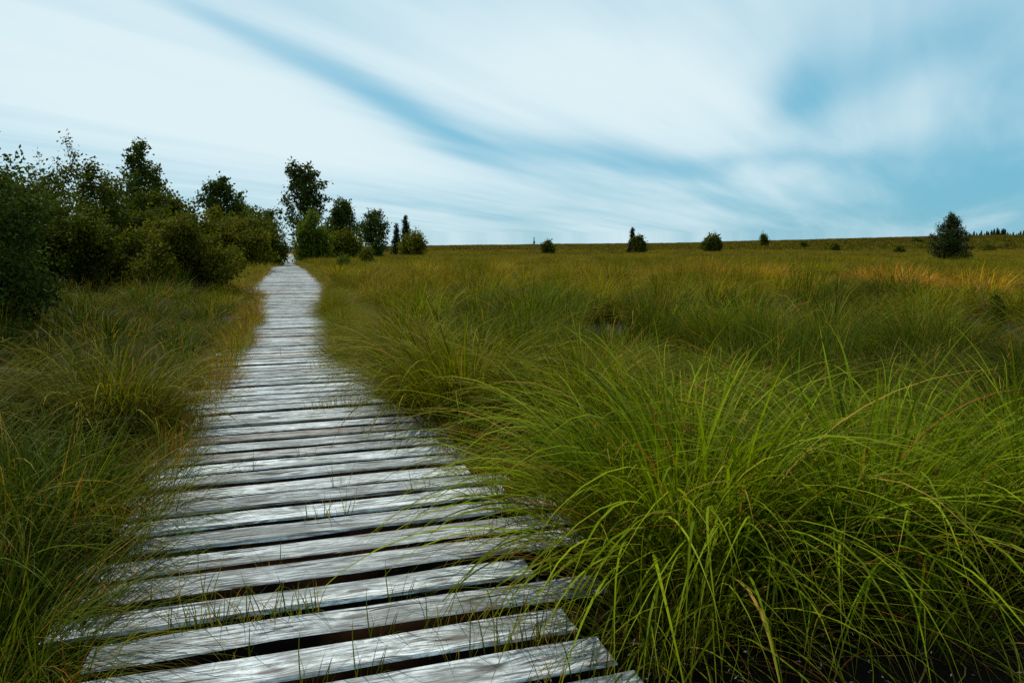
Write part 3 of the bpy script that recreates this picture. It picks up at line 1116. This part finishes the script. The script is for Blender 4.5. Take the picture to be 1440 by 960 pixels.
def oval(lo, mid, hi):
    return lambda h, r: r.uniform(0.75, 1.15) * (lo + (mid - lo) * min(1, h / 0.35) if h < 0.35 else mid + (hi - mid) * (h - 0.35) / 0.65)


P_BIRCH = dict(last=2, n=[14, 5, 3], wob=[0.04, 0.14, 0.2], up=[0.08, 0.05, -0.06], kids=[3, 2, 0], prob=[0.9, 0.85, 0],
               ang=[(0.6, 1.15), (0.5, 1.0), (0, 0)], len=[oval(0.34, 0.40, 0.12), oval(0.4, 0.45, 0.3)], **{'from': [0.17, 0.12, 0]})
P_DENSE = dict(last=2, n=[12, 5, 3], wob=[0.08, 0.15, 0.2], up=[0.04, 0.10, 0.05], kids=[4, 3, 0], prob=[0.95, 0.9, 0],
               ang=[(0.5, 1.2), (0.4, 1.0), (0, 0)], len=[oval(0.42, 0.46, 0.16), oval(0.4, 0.45, 0.3)], **{'from': [0.06, 0.1, 0]})
P_STEM = dict(last=2, n=[6, 4, 2], wob=[0.10, 0.16, 0.2], up=[0.05, 0.06, 0.05], kids=[2, 2, 0], prob=[0.95, 0.9, 0],
              ang=[(0.5, 1.2), (0.4, 1.1), (0, 0)], len=[oval(0.45, 0.5, 0.25), oval(0.4, 0.5, 0.35)], **{'from': [0.1, 0.1, 0]})
P_SPRIG = dict(last=1, n=[12, 4], wob=[0.04, 0.12], up=[0.06, 0.12], kids=[2, 0], prob=[0.85, 0],
               ang=[(0.35, 0.8), (0, 0)], len=[oval(0.26, 0.26, 0.08), None], **{'from': [0.22, 0]})


def make_plant(style, seed, H, Wd):
    pl = Plant(seed)
    r = pl.r
    if style == 'birch':
        pl.limb(np.zeros(3), unit(np.array([r.normal(0, .03), r.normal(0, .03), 1.0])), 10, 0.16, 0, P_BIRCH)
    elif style == 'dense':
        pl.limb(np.zeros(3), np.array([0, 0, 1.0]), 10, 0.15, 0, P_DENSE)
    elif style == 'sprig':
        for k in range(3):
            pl.limb(np.array([r.normal(0, .15), r.normal(0, .15), 0]), unit(np.array([r.normal(0, .1), r.normal(0, .1), 1.0])), 10 * r.uniform(.7, 1), 0.08, 0, P_SPRIG)
    elif style == 'shrub':
        for k in range(11):
            th = 2 * math.pi * (k + r.random()) / 11
            tilt = r.uniform(0.05, 1.25)
            d = np.array([math.sin(th) * math.sin(tilt), math.cos(th) * math.sin(tilt), math.cos(tilt)])
            pl.limb(np.array([math.sin(th), math.cos(th), 0]) * 0.4 * r.random(), d, 5 * r.uniform(0.75, 1.1) * (1 - 0.15 * tilt), 0.06, 0, P_STEM)
    elif style in ('spruce', 'pine'):
        pl.segs.append((np.zeros(3), np.array([0, 0, 10.0]), 0.18, 0.02))
        nz = 30 if style == 'spruce' else 24
        for i in range(nz):
            h = (i + 0.5) / nz
            z = 0.25 + 9.6 * h
            for k in range(8):
                th = r.random() * 6.283
                L = (2.6 * (1 - h) ** 0.85 + 0.12) * r.uniform(0.6, 1.12)
                if style == 'pine':
                    L = (2.4 * min(1, (1 - h) * 1.5) ** 0.8 + 0.1) * r.uniform(0.5, 1.2)
                el = 0.1 + 0.5 * h if style == 'spruce' else 0.45 + 0.4 * h
                p = np.array([0, 0, z])
                d = np.array([math.sin(th), math.cos(th), el])
                for s in range(3):
                    d = unit(d + r.normal(0, 0.08, 3) + np.array([0, 0, -0.12 if style == 'spruce' else 0.10]))
                    q = p + d * L / 3
                    pl.segs.append((p, q, 0.03 * (1 - s / 3), 0.02 * (1 - s / 3)))
                    pl.twigs.append((p + (q - p) * (0.25 if s == 0 else 0), q))
                    p = q
        pl.twigs.append((np.array([0, 0, 9.2]), np.array([0, 0, 10.1])))
    fit(pl, H, Wd)
    return pl


def plant(name, label, cat, style, px, Y, top_py, w_px, seed, leafmat, barkmat, n, size, spread, group=None, elong=0.55, minr=0.0, droop=0.2, lean=0.0):
    x, y = at_depth(px, Y)
    gz = float(ground_z(x, y))
    H = EYE + (348 - top_py) / FOC * Y * 1.009 - gz
    Wd = size_at(w_px, Y)
    pl = make_plant(style, seed, H * (1.04 if style == 'shrub' else 0.99), Wd * (1.06 if style == 'shrub' else 0.95))
    e = empty(name, (x, y, gz - 0.02))
    if lean:
        e.rotation_euler = (0, lean, 0)
    tag(e, label, cat, group)
    v, f = pl.wood(minr)
    new_mesh_obj('stems' if style in ('shrub', 'sprig') else 'trunk', v, f, barkmat, e)
    if style == 'shrub':
        size, spread, elong, n = size * 1.22, spread * 1.5, 0.62, int(n * 1.6)
    v, f, rn = pl.leaves(n, size, spread, droop, elong)
    new_mesh_obj('foliage' if style in ('shrub', 'sprig') else 'crown', v, f, leafmat, e, attrs={'rnd': rn})
    SHRUB_SPOTS.append((x, y, Wd * 0.40))
    return e


G_H = 'hedge shrubs left of the boardwalk'
plant('willow_shrub', 'dark dense willow shrub nearest the grass tussocks, reaching highest at the hedge end', 'shrub', 'shrub', -45, 10.5, 200, 250, 301, M_LEAF_BIRCH, M_BARK, 26000, 0.055, 0.05)
plant('willow_shrub', 'broad dark green willow shrub with sunlit olive top in the hedge', 'shrub', 'shrub', 55, 18, 243, 200, 302, M_LEAF_DARK, M_BARK, 26000, 0.075, 0.07, G_H)
plant('willow_shrub', 'tall rounded hedge shrub with rusty leaf tips below the thin sapling', 'shrub', 'shrub', 148, 22, 250, 175, 303, M_LEAF_DARK, M_BARK, 26000, 0.085, 0.08, G_H)
plant('willow_shrub', 'dark hedge shrub below the ragged dark tree', 'shrub', 'shrub', 218, 27, 282, 105, 304, M_LEAF_DARK, M_BARK, 14000, 0.10, 0.09, G_H)
plant('willow_shrub', 'low yellow green rounded bush in front of the hedge', 'shrub', 'shrub', 262, 19, 311, 135, 305, M_LEAF_OLIVE, M_BARK, 20000, 0.065, 0.06)
plant('willow_shrub', 'small yellow green bush at the foot of the tall rounded hedge shrub', 'shrub', 'shrub', 205, 21, 322, 90, 325, M_LEAF_OLIVE, M_BARK, 9000, 0.075, 0.06)
plant('willow_shrub', 'rounded olive bush where the hedge meets the boardwalk', 'shrub', 'shrub', 322, 38, 303, 100, 306, M_LEAF_OLIVE, M_BARK, 13000, 0.12, 0.11)
plant('willow_shrub', 'dark green bush below the bristly dark tree beside the boardwalk', 'shrub', 'shrub', 366, 50, 301, 72, 307, M_LEAF_DARK, M_BARK, 10000, 0.15, 0.14)
plant('willow_shrub', 'dark bush behind the low yellow green one', 'shrub', 'shrub', 258, 36, 288, 60, 308, M_LEAF_DARK, M_BARK, 8000, 0.13, 0.11, G_H)
plant('sapling', 'thin sparse sapling standing up out of the hedge', 'tree', 'sprig', 134, 27, 198, 66, 311, M_LEAF_BIRCH, M_BARK, 1500, 0.12, 0.09)
plant('sapling', 'short thin sprig rising from the broad hedge shrub', 'tree', 'sprig', 66, 23, 216, 30, 312, M_LEAF_BIRCH, M_BARK, 620, 0.11, 0.06)
plant('sapling', 'single twiggy shoot between the short sprig and the sparse sapling', 'tree', 'sprig', 92, 24, 222, 22, 313, M_LEAF_BIRCH, M_BARK, 520, 0.11, 0.05)
plant('birch_tree', 'ragged dark tree rising tallest out of the hedge', 'tree', 'birch', 196, 34, 204, 84, 314, M_LEAF_BIRCH, M_BARK, 6000, 0.17, 0.10)
plant('birch_tree', 'small dark tree beside the ragged hedge tree', 'tree', 'birch', 226, 37, 237, 44, 315, M_LEAF_BIRCH, M_BARK, 2800, 0.17, 0.10)
plant('alder_tree', 'bristly dark green tree left of the boardwalk gap', 'tree', 'dense', 331, 56, 253, 66, 316, M_LEAF_BIRCH, M_BARK, 8500, 0.24, 0.12)
plant('alder_tree', 'lower dark tree between the bristly tree and the path gap', 'tree', 'dense', 368, 62, 286, 56, 317, M_LEAF_BIRCH, M_BARK, 6500, 0.25, 0.14)
plant('alder_tree', 'narrow dark tree overhanging the far end of the boardwalk', 'tree', 'dense', 379, 72, 296, 24, 318, M_LEAF_BIRCH, M_BARK, 2600, 0.26, 0.12)
plant('birch_tree', 'tall airy birch at the far end of the boardwalk, sky showing through', 'tree', 'birch', 429, 75, 233, 84, 351, M_LEAF_BIRCH, M_BIRCH, 5600, 0.34, 0.17)
plant('birch_tree', 'rounded dark tree beside the tall airy birch', 'tree', 'dense', 474, 80, 282, 50, 320, M_LEAF_BIRCH, M_BARK, 7500, 0.30, 0.16)
plant('willow_shrub', 'light green leafy bush at the foot of the tall birch', 'shrub', 'shrub', 441, 62, 303, 44, 321, M_LEAF_LIGHT, M_BARK, 7500, 0.18, 0.15)
plant('willow_shrub', 'low olive bush below the rounded dark tree', 'shrub', 'shrub', 482, 66, 327, 44, 322, M_LEAF_OLIVE, M_BARK, 5500, 0.18, 0.14)
plant('alder_tree', 'small conical leafy tree standing alone with gaps in its crown', 'tree', 'dense', 526, 72, 296, 46, 323, M_LEAF_BIRCH, M_BARK, 4200, 0.27, 0.15)
plant('spruce_tree', 'slim pointed spruce beside the round bush', 'tree', 'spruce', 571, 85, 304, 24, 331, M_NEEDLE, M_BARK, 3200, 0.30, 0.06, elong=0.4)
plant('spruce_tree', 'shorter spruce next to the slim pointed one', 'tree', 'spruce', 558, 88, 316, 18, 332, M_NEEDLE, M_BARK, 2200, 0.30, 0.06, elong=0.4)
plant('willow_shrub', 'round olive bush at the foot of the slim spruce', 'shrub', 'shrub', 581, 80, 328, 36, 324, M_LEAF_OLIVE, M_BARK, 3800, 0.22, 0.14)
plant('willow_shrub', 'little dark twiggy shrub standing in the meadow grass', 'shrub', 'shrub', 517, 46, 347, 20, 326, M_LEAF_DARK, M_BARK, 1100, 0.11, 0.07)
plant('willow_shrub', 'little grey green shrub near the far boardwalk', 'shrub', 'shrub', 484, 36, 358, 26, 327, M_LEAF_LIGHT, M_BARK, 1100, 0.10, 0.07)
plant('spruce_tree', 'small pointed spruce on the open moor with a bush at its side', 'tree', 'spruce', 889, 120, 321, 14, 333, M_NEEDLE, M_BARK, 2600, 0.34, 0.10, elong=0.4)
plant('willow_shrub', 'low bush touching the small pointed spruce on the moor', 'shrub', 'shrub', 898, 118, 334, 17, 328, M_LEAF_DARK, M_BARK, 2600, 0.28, 0.16)
plant('willow_shrub', 'round dark bush alone on the moor horizon', 'shrub', 'shrub', 1002, 130, 331, 23, 329, M_LEAF_DARK, M_BARK, 3200, 0.30, 0.18)
plant('willow_shrub', 'tiny far bush on the skyline', 'shrub', 'shrub', 1074, 240, 331, 9, 330, M_LEAF_DARK, M_BARK, 1500, 0.40, 0.25)
plant('willow_shrub', 'flat dark bush near the marker post', 'shrub', 'shrub', 770, 110, 340, 13, 341, M_LEAF_DARK, M_BARK, 2200, 0.25, 0.14)
plant('pine_tree', 'bushy dark pine standing alone on the moor', 'tree', 'pine', 1335, 56, 302, 54, 334, M_NEEDLE_TIP, M_BARK, 15000, 0.20, 0.085, elong=0.28)
plant('heather_bush', 'small blackish heather bush among the pale grass', 'shrub', 'shrub', 1408, 9.6, 412, 26, 342, M_LEAF_DARK, M_BARK, 2600, 0.022, 0.015)
for i, (px, Y, top, w) in enumerate(((1130, 200, 342, 9), (1290, 240, 337, 9), (1175, 150, 343, 11), (1265, 120, 347, 12), (1390, 130, 346, 14))):
    plant('moor_shrub', 'low dark shrub dotted far out on the open moor', 'shrub', 'shrub', px, Y, top, w, 400 + i, M_LEAF_DARK, M_BARK, 900, 0.0022 * Y, 0.0012 * Y, 'low shrubs dotted over the far moor')


def build_far_spruces():
    pl = make_plant('spruce', 500, 1.0, 0.46)
    v, f = pl.wood(0.0)
    v2, f2, rn = pl.leaves(1500, 0.085, 0.02, 0.2, 0.45)
    trunk = new_mesh_obj('trunk', v, f, M_BARK, link=False).data
    crown = new_mesh_obj('crown', v2, f2, M_NEEDLE, attrs={'rnd': rn}, link=False).data
    r = random.Random(9)
    px = 1352
    while px < 1560:
        Y = r.uniform(480, 540)
        x, y = at_depth(px, Y)
        gz = float(ground_z(x, y))
        clump = max(0.0, math.sin((px - 1380) * 0.085)) ** 2
        H = size_at(9 + 6 * clump + r.uniform(-2, 3), Y)
        e = empty('spruce_tree', (x, y, gz - 0.3), r.random() * 6.28, H)
        tag(e, 'small distant spruce in the row along the moor ridge', 'tree', 'spruces along the far ridge')
        for nm, me in (('trunk', trunk), ('crown', crown)):
            o = bpy.data.objects.new(nm, me)
            COL.objects.link(o)
            o.parent = e
        px += r.uniform(2.0, 4.6)


build_far_spruces()


# wooden marker post far out on the moor
def build_post():
    x, y = at_depth(751, 120)
    gz = float(ground_z(x, y))
    top = EYE + (348 - 333.5) / FOC * 120
    h = top - gz
    e = empty('marker_post', (x, y, gz))
    tag(e, 'thin wooden marker post with a small board on the open moor', 'post')
    r0, r1, K = 0.09, 0.075, 8
    vs, fs = [], []
    for z, rr in ((-0.1, r0), (h * 0.5, 0.083), (h - 0.05, r1), (h, 0.03)):
        for k in range(K):
            th = 2 * math.pi * k / K
            vs.append((rr * math.cos(th), rr * math.sin(th), z))
    for i in range(3):
        for k in range(K):
            fs.append((i * K + k, i * K + (k + 1) % K, (i + 1) * K + (k + 1) % K, (i + 1) * K + k))
    new_mesh_obj('post', vs, fs, M_POST, e)
    vs = [(sx * 0.16, -0.10 + dy, h * 0.72 + sz * 0.22) for dy in (0, 0.03) for sx, sz in ((-1, -1), (1, -1), (1, 1), (-1, 1))]
    fs = [(0, 1, 2, 3), (7, 6, 5, 4), (0, 4, 5, 1), (1, 5, 6, 2), (2, 6, 7, 3), (3, 7, 4, 0)]
    new_mesh_obj('board', vs, fs, M_POST, e)


build_post()

# bare dark stem leaning beside the heather bush
pl = Plant(77)
pl.limb(np.zeros(3), unit(np.array([-0.35, 0.1, 1.0])), 1.05, 0.009, 0, dict(last=1, n=[8, 3], wob=[0.05, 0.1], up=[0.0, 0.05], kids=[1, 0], prob=[0.4, 0], ang=[(0.4, 0.8), (0, 0)], len=[oval(0.2, 0.2, 0.15), None], **{'from': [0.4, 0]}))
x, y = at_depth(1432, 8.6)
v, f = pl.wood()
o = new_mesh_obj('dead_stem', v, f, M_BARK)
o.location = (x, y, float(ground_z(x, y)))
tag(o, 'bare dark leaning stem beside the small heather bush', 'stem')

# ------------------------------------------------------------------ the meadow
MID = [grass_mesh('mid_clump', join_data([
    tussock_data(500 + i, 210, 0.30, (0.32, 0.78), (0.05, 0.8), (0.3, 1.8), (0.007, 0.015), 4, dead=0.10),
    tussock_data(520 + i, 60, 0.32, (0.2, 0.45), (0.4, 1.2), (0.3, 1.2), (0.006, 0.012), 3, dead=0.6)]), M_GRASSI) for i in range(5)]
MID += [grass_mesh('mid_rush', tussock_data(540 + i, 220, 0.22, (0.4, 0.95), (0.02, 0.4), (0.05, 0.5), (0.004, 0.007), 4, dead=0.08, curl=0.08), M_GRASSI) for i in range(2)]
MID += [grass_mesh('mid_stalks', stalks_data(550, 26, 0.3, (0.7, 1.1)), M_GRASSI)]
FAR = [grass_mesh('far_clump', tussock_data(560 + i, 240, 0.75, (0.25, 0.7), (0.05, 0.75), (0.2, 1.3), (0.016, 0.036), 3, dead=0.15), M_GRASSI) for i in range(4)]
HEATH = [grass_mesh('heath_clump', tussock_data(580 + i, 220, 1.5, (0.3, 0.75), (0.05, 1.0), (0.1, 0.8), (0.05, 0.12), 2, dead=0.12), M_GRASSI) for i in range(4)]


def clear_of(X, Y):
    a, b = to_walk(X, Y)
    k = np.ones(len(X), bool)
    for (sx, sy, sr) in SHRUB_SPOTS:
        k &= np.hypot(X - sx, Y - sy) > sr
    return k, a, b


def meadow():
    # middle ground
    X, Y = jitter_grid(0.44, 3.0, 42, 43, 51, 3.0)
    r = np.hypot(X, Y)
    k, a, b = clear_of(X, Y)
    lim_l = np.where(a < 18, -1.05, -1.25)
    lim_r = np.where(a < 22, 1.18, 1.50)
    k &= (r > NEAR_R - 0.2) & (r < 40) & ((b < lim_l) | (b > lim_r)) & (fbm(X * 0.7, Y * 0.5, 63, 2) > 0.36) & (rng.random(len(X)) < 1.0 - 0.35 * sstep(r, 20, 40))
    X, Y, b, r = X[k], Y[k], b[k], r[k]
    tint = tint_at(X, Y)
    n = len(X)
    idx = rng.integers(0, 5, n)
    ru = (rng.random(n) < 0.05 + 0.25 * sstep(fbm(X * 0.15, Y * 0.15, 77, 2), 0.6, 0.75))
    idx = np.where(ru, rng.integers(5, 7, n), idx)
    tint = np.where(ru[:, None], tint * 0.35 + T_DEEP * 0.75, tint)
    sk = rng.random(n) < 0.05
    idx = np.where(sk, 7, idx)
    sz = rng.uniform(0.7, 1.0, n) * (0.65 + 0.6 * fbm(X * 0.45, Y * 0.45, 5, 2))
    mound = rng.random(n) < 0.16
    sz = np.where(mound, rng.uniform(1.15, 1.6, n), sz)
    tint = tint * np.where(mound, 1.15, 0.9)[:, None]
    sz = np.where(sk, np.minimum(sz, 0.95), sz)
    sz = np.where(np.abs(b) < 2.0, sz * 0.72, sz)
    sz = np.where(b < 0, sz * 0.8, sz)
    sz = np.where(tint[:, 0] > 0.25, sz * 1.2, sz)
    Z = ground_z(X, Y)
    print('mid', n)
    scatter('meadow_grass', X, Y, Z, MID, sz, tint, 'dense olive moor grass covering the open moor and both sides of the far boardwalk', idx, 3)
    # far ground
    X, Y = jitter_grid(0.95, 20, 190, 42, 52, 4.0)
    r = np.hypot(X, Y)
    k, a, b = clear_of(X, Y)
    k &= (r > 34) & (r < 185) & ((b < -1.7) | (b > 1.95)) & (rng.random(len(X)) < 1.0 - 0.45 * sstep(r, 80, 185))
    X, Y = X[k], Y[k]
    tint = tint_at(X, Y)
    hb = sstep(fbm(X * 0.03, Y * 0.07, 91, 3), 0.50, 0.64)[:, None] * sstep(np.hypot(X, Y), 50, 90)[:, None]
    tint = tint * (1 - 0.75 * hb) + T_BROWN * 0.6 * 0.75 * hb
    print('far', len(X))
    scatter('far_grass', X, Y, ground_z(X, Y), FAR, rng.uniform(0.75, 1.25, len(X)), tint, 'olive and brown grass fading out over the far moor', None, 4)
    X, Y = jitter_grid(3.6, 150, 640, 40, 53, 10)
    r = np.hypot(X, Y)
    k, a, b = clear_of(X, Y)
    k &= (r > 170) & (r < 630) & ((b < -4) | (b > 4))
    X, Y = X[k], Y[k]
    n = len(X)
    h = fbm(X * 0.012, Y * 0.03, 93, 3)[:, None]
    tint = T_DEEP * 0.9 * (1 - h) + T_OLIVE * 0.55 * h
    br = sstep(fbm(X * 0.02 + 5, Y * 0.05, 95, 3), 0.48, 0.62)[:, None]
    tint = tint * (1 - br * 0.8) + T_BROWN * 0.45 * br * 0.8
    tint = tint * rng.uniform(0.7, 1.3, (n, 1))
    print('heath', n)
    scatter('heath_cover', X, Y, ground_z(X, Y), HEATH, rng.uniform(0.7, 1.7, n), tint, 'dark heather and grass on the far ridge', None, 5)


meadow()

# ---- low dry fringe along both edges of the planks
FRINGE = [grass_mesh('fringe_tuft', tussock_data(600 + i, 70, 0.13, (0.07, 0.28), (0.2, 1.1), (0.2, 1.2), (0.0028, 0.0055), 4, dead=0.40), M_GRASSI) for i in range(4)]
FRINGE += [grass_mesh('fringe_tuft', tussock_data(610 + i, 55, 0.12, (0.15, 0.40), (0.1, 0.8), (0.3, 1.4), (0.003, 0.006), 5, dead=0.20), M_GRASSI) for i in range(2)]


def fringe():
    aa = np.concatenate([rng.uniform(1.2, 14, 850), rng.uniform(14, 60, 1500)])
    n = len(aa)
    left = rng.random(n) < 0.42
    eo = np.abs(rng.normal(0, 1, n))
    lo = np.array([walk_edges(a)[0] for a in aa]); hi = np.array([walk_edges(a)[1] for a in aa])
    creep = 0.12 + 0.22 * fbm(aa * 0.8, np.where(left, 3.0, 8.0), 12, 2) * sstep(aa, 3.5, 8)
    b = np.where(left, lo + creep * 0.8 - eo * 0.16, hi - creep * 0.9 + eo * 0.2)
    P = aa[:, None] * UD[None] + b[:, None] * VD[None]
    inside = (b > lo + 0.03) & (b < hi - 0.03)
    Z = np.where(inside, DECK - 0.06, ground_z(P[:, 0], P[:, 1]))
    k = (np.hypot(P[:, 0], P[:, 1]) > 1.5) & ((left & ((aa > 3.4) | (rng.random(n) < 0.35))) | ((~left) & (aa > 3.0)))
    f = rng.random((n, 1))
    rust = np.array([0.15, 0.068, 0.016])
    tint = np.where(left[:, None] & (f < 0.38) & (aa > 3.2)[:, None], rust * rng.uniform(0.7, 1.3, (n, 1)), T_OLIVE * 0.9 * f + T_GREEN * (1 - f))
    tint = np.where((~left)[:, None] & (f < 0.25), np.array([0.17, 0.11, 0.045]), tint)
    idx = rng.integers(0, 6, n)
    scatter('edge_grass', P[k, 0], P[k, 1], Z[k], FRINGE, rng.uniform(0.7, 1.3, n)[k], tint[k], 'low reddish dry grass creeping over both plank edges', idx[k], 6)


fringe()

# ---- grass shoots growing up between the planks
def shoots():
    protos = []
    for i in range(5):
        n = (8, 16, 30, 60, 9)[i]
        r = np.random.default_rng(700 + i)
        ln = (0.04, 0.10, 0.16, 0.22, 0.05)[i]
        base = np.stack([r.uniform(-ln, ln, n), r.normal(0, 0.006, n), np.zeros(n)], 1)
        d = blade_strip(base, r.random(n) * 6.28, r.uniform(0.10, 0.24, n), r.uniform(0.0, 0.5, n), r.uniform(0.0, 1.3, n), r.uniform(0.0028, 0.0055, n), 5, rnd=np.where(r.random(n) < 0.3, 0.93, r.random(n) * 0.85), curl=r.normal(0, 0.3, n), twist=r.normal(0, 0.4, n))
        protos.append(grass_mesh('grass_shoots', d, M_GRASS).data)
    r = random.Random(31)
    spots = [(345, 885, 3), (300, 890, 2), (385, 870, 2), (460, 730, 1), (445, 730, 0), (265, 800, 0), (245, 855, 1), (515, 930, 4), (540, 905, 4), (720, 905, 1), (440, 955, 4), (330, 935, 0), (560, 575, 1), (470, 572, 3), (500, 575, 2), (690, 880, 2), (760, 900, 2), (640, 905, 0), (560, 835, 4), (345, 670, 0), (480, 690, 0), (380, 800, 0), (590, 690, 4), (700, 760, 1), (610, 860, 0), (430, 640, 0), (520, 610, 0), (450, 520, 1), (400, 500, 0), (780, 940, 2), (830, 910, 1)]
    for px, py, k in spots:
        d = ray(px, py)
        s = (EYE - DECK) / -d[2]
        a, b = to_walk(d[0] * s, d[1] * s)
        a = 1.06 + (round((a - 1.06) / PITCH_P - 0.5) + 0.5) * PITCH_P        # the nearest gap
        x, y = walk(a, b)
        o = bpy.data.objects.new('grass_shoots', protos[k])
        COL.objects.link(o)
        o.location = (x, y, DECK - 0.05)
        o.rotation_euler = (0, 0, WALK_YAW + (math.pi if r.random() < .5 else 0))
        o.scale = (1, 1, r.uniform(0.75, 1.15))
        o.color = (*[float(c) for c in mixc(T_GREEN, T_OLIVE, r.random() * 0.5) * 0.8], 1)
        tag(o, 'thin grass shoots sprouting from a gap between boardwalk planks', 'grass shoots', 'grass shoots between the planks')


shoots()


# ---- long single leaves and pale chaff in the foreground
def chaff():
    r = np.random.default_rng(88)
    n = 260
    V, F = [], []
    for i in range(n):
        if i < 170:
            px, py = r.normal(1190, 150), r.uniform(840, 1010)
            d = ray(px, py)
            s = (EYE - 0.12) / -d[2]
            x, y = d[0] * s, d[1] * s
            z = float(ground_z(x, y)) + r.uniform(0.03, 0.22)
        else:
            px, py = r.normal(900, 60), r.uniform(860, 980)
            d = ray(px, py)
            s = (EYE - DECK) / -d[2]
            x, y = d[0] * s, d[1] * s
            z = DECK + 0.008
        L = r.uniform(0.005, 0.012); w = L * 0.3
        th = r.random() * 6.28; el = r.normal(0, 0.4)
        dx, dy, dz = math.cos(th) * math.cos(el) * L, math.sin(th) * math.cos(el) * L, math.sin(el) * L
        sx, sy = -math.sin(th) * w, math.cos(th) * w
        q = len(V)
        V += [(x - dx, y - dy, z - dz), (x + sx, y + sy, z + w * 0.5), (x + dx, y + dy, z + dz), (x - sx, y - sy, z + w * 0.5), (x, y, z - w * 0.8)]
        F += [(q, q + 1, q + 2, q + 3), (q, q + 4, q + 2, q + 1), (q, q + 3, q + 2, q + 4)]
    o = new_mesh_obj('fallen_chaff', V, F, M_PETAL)
    tag(o, 'pale grass chaff caught at the foot of the huge tussock', 'chaff', kind='stuff')


chaff()
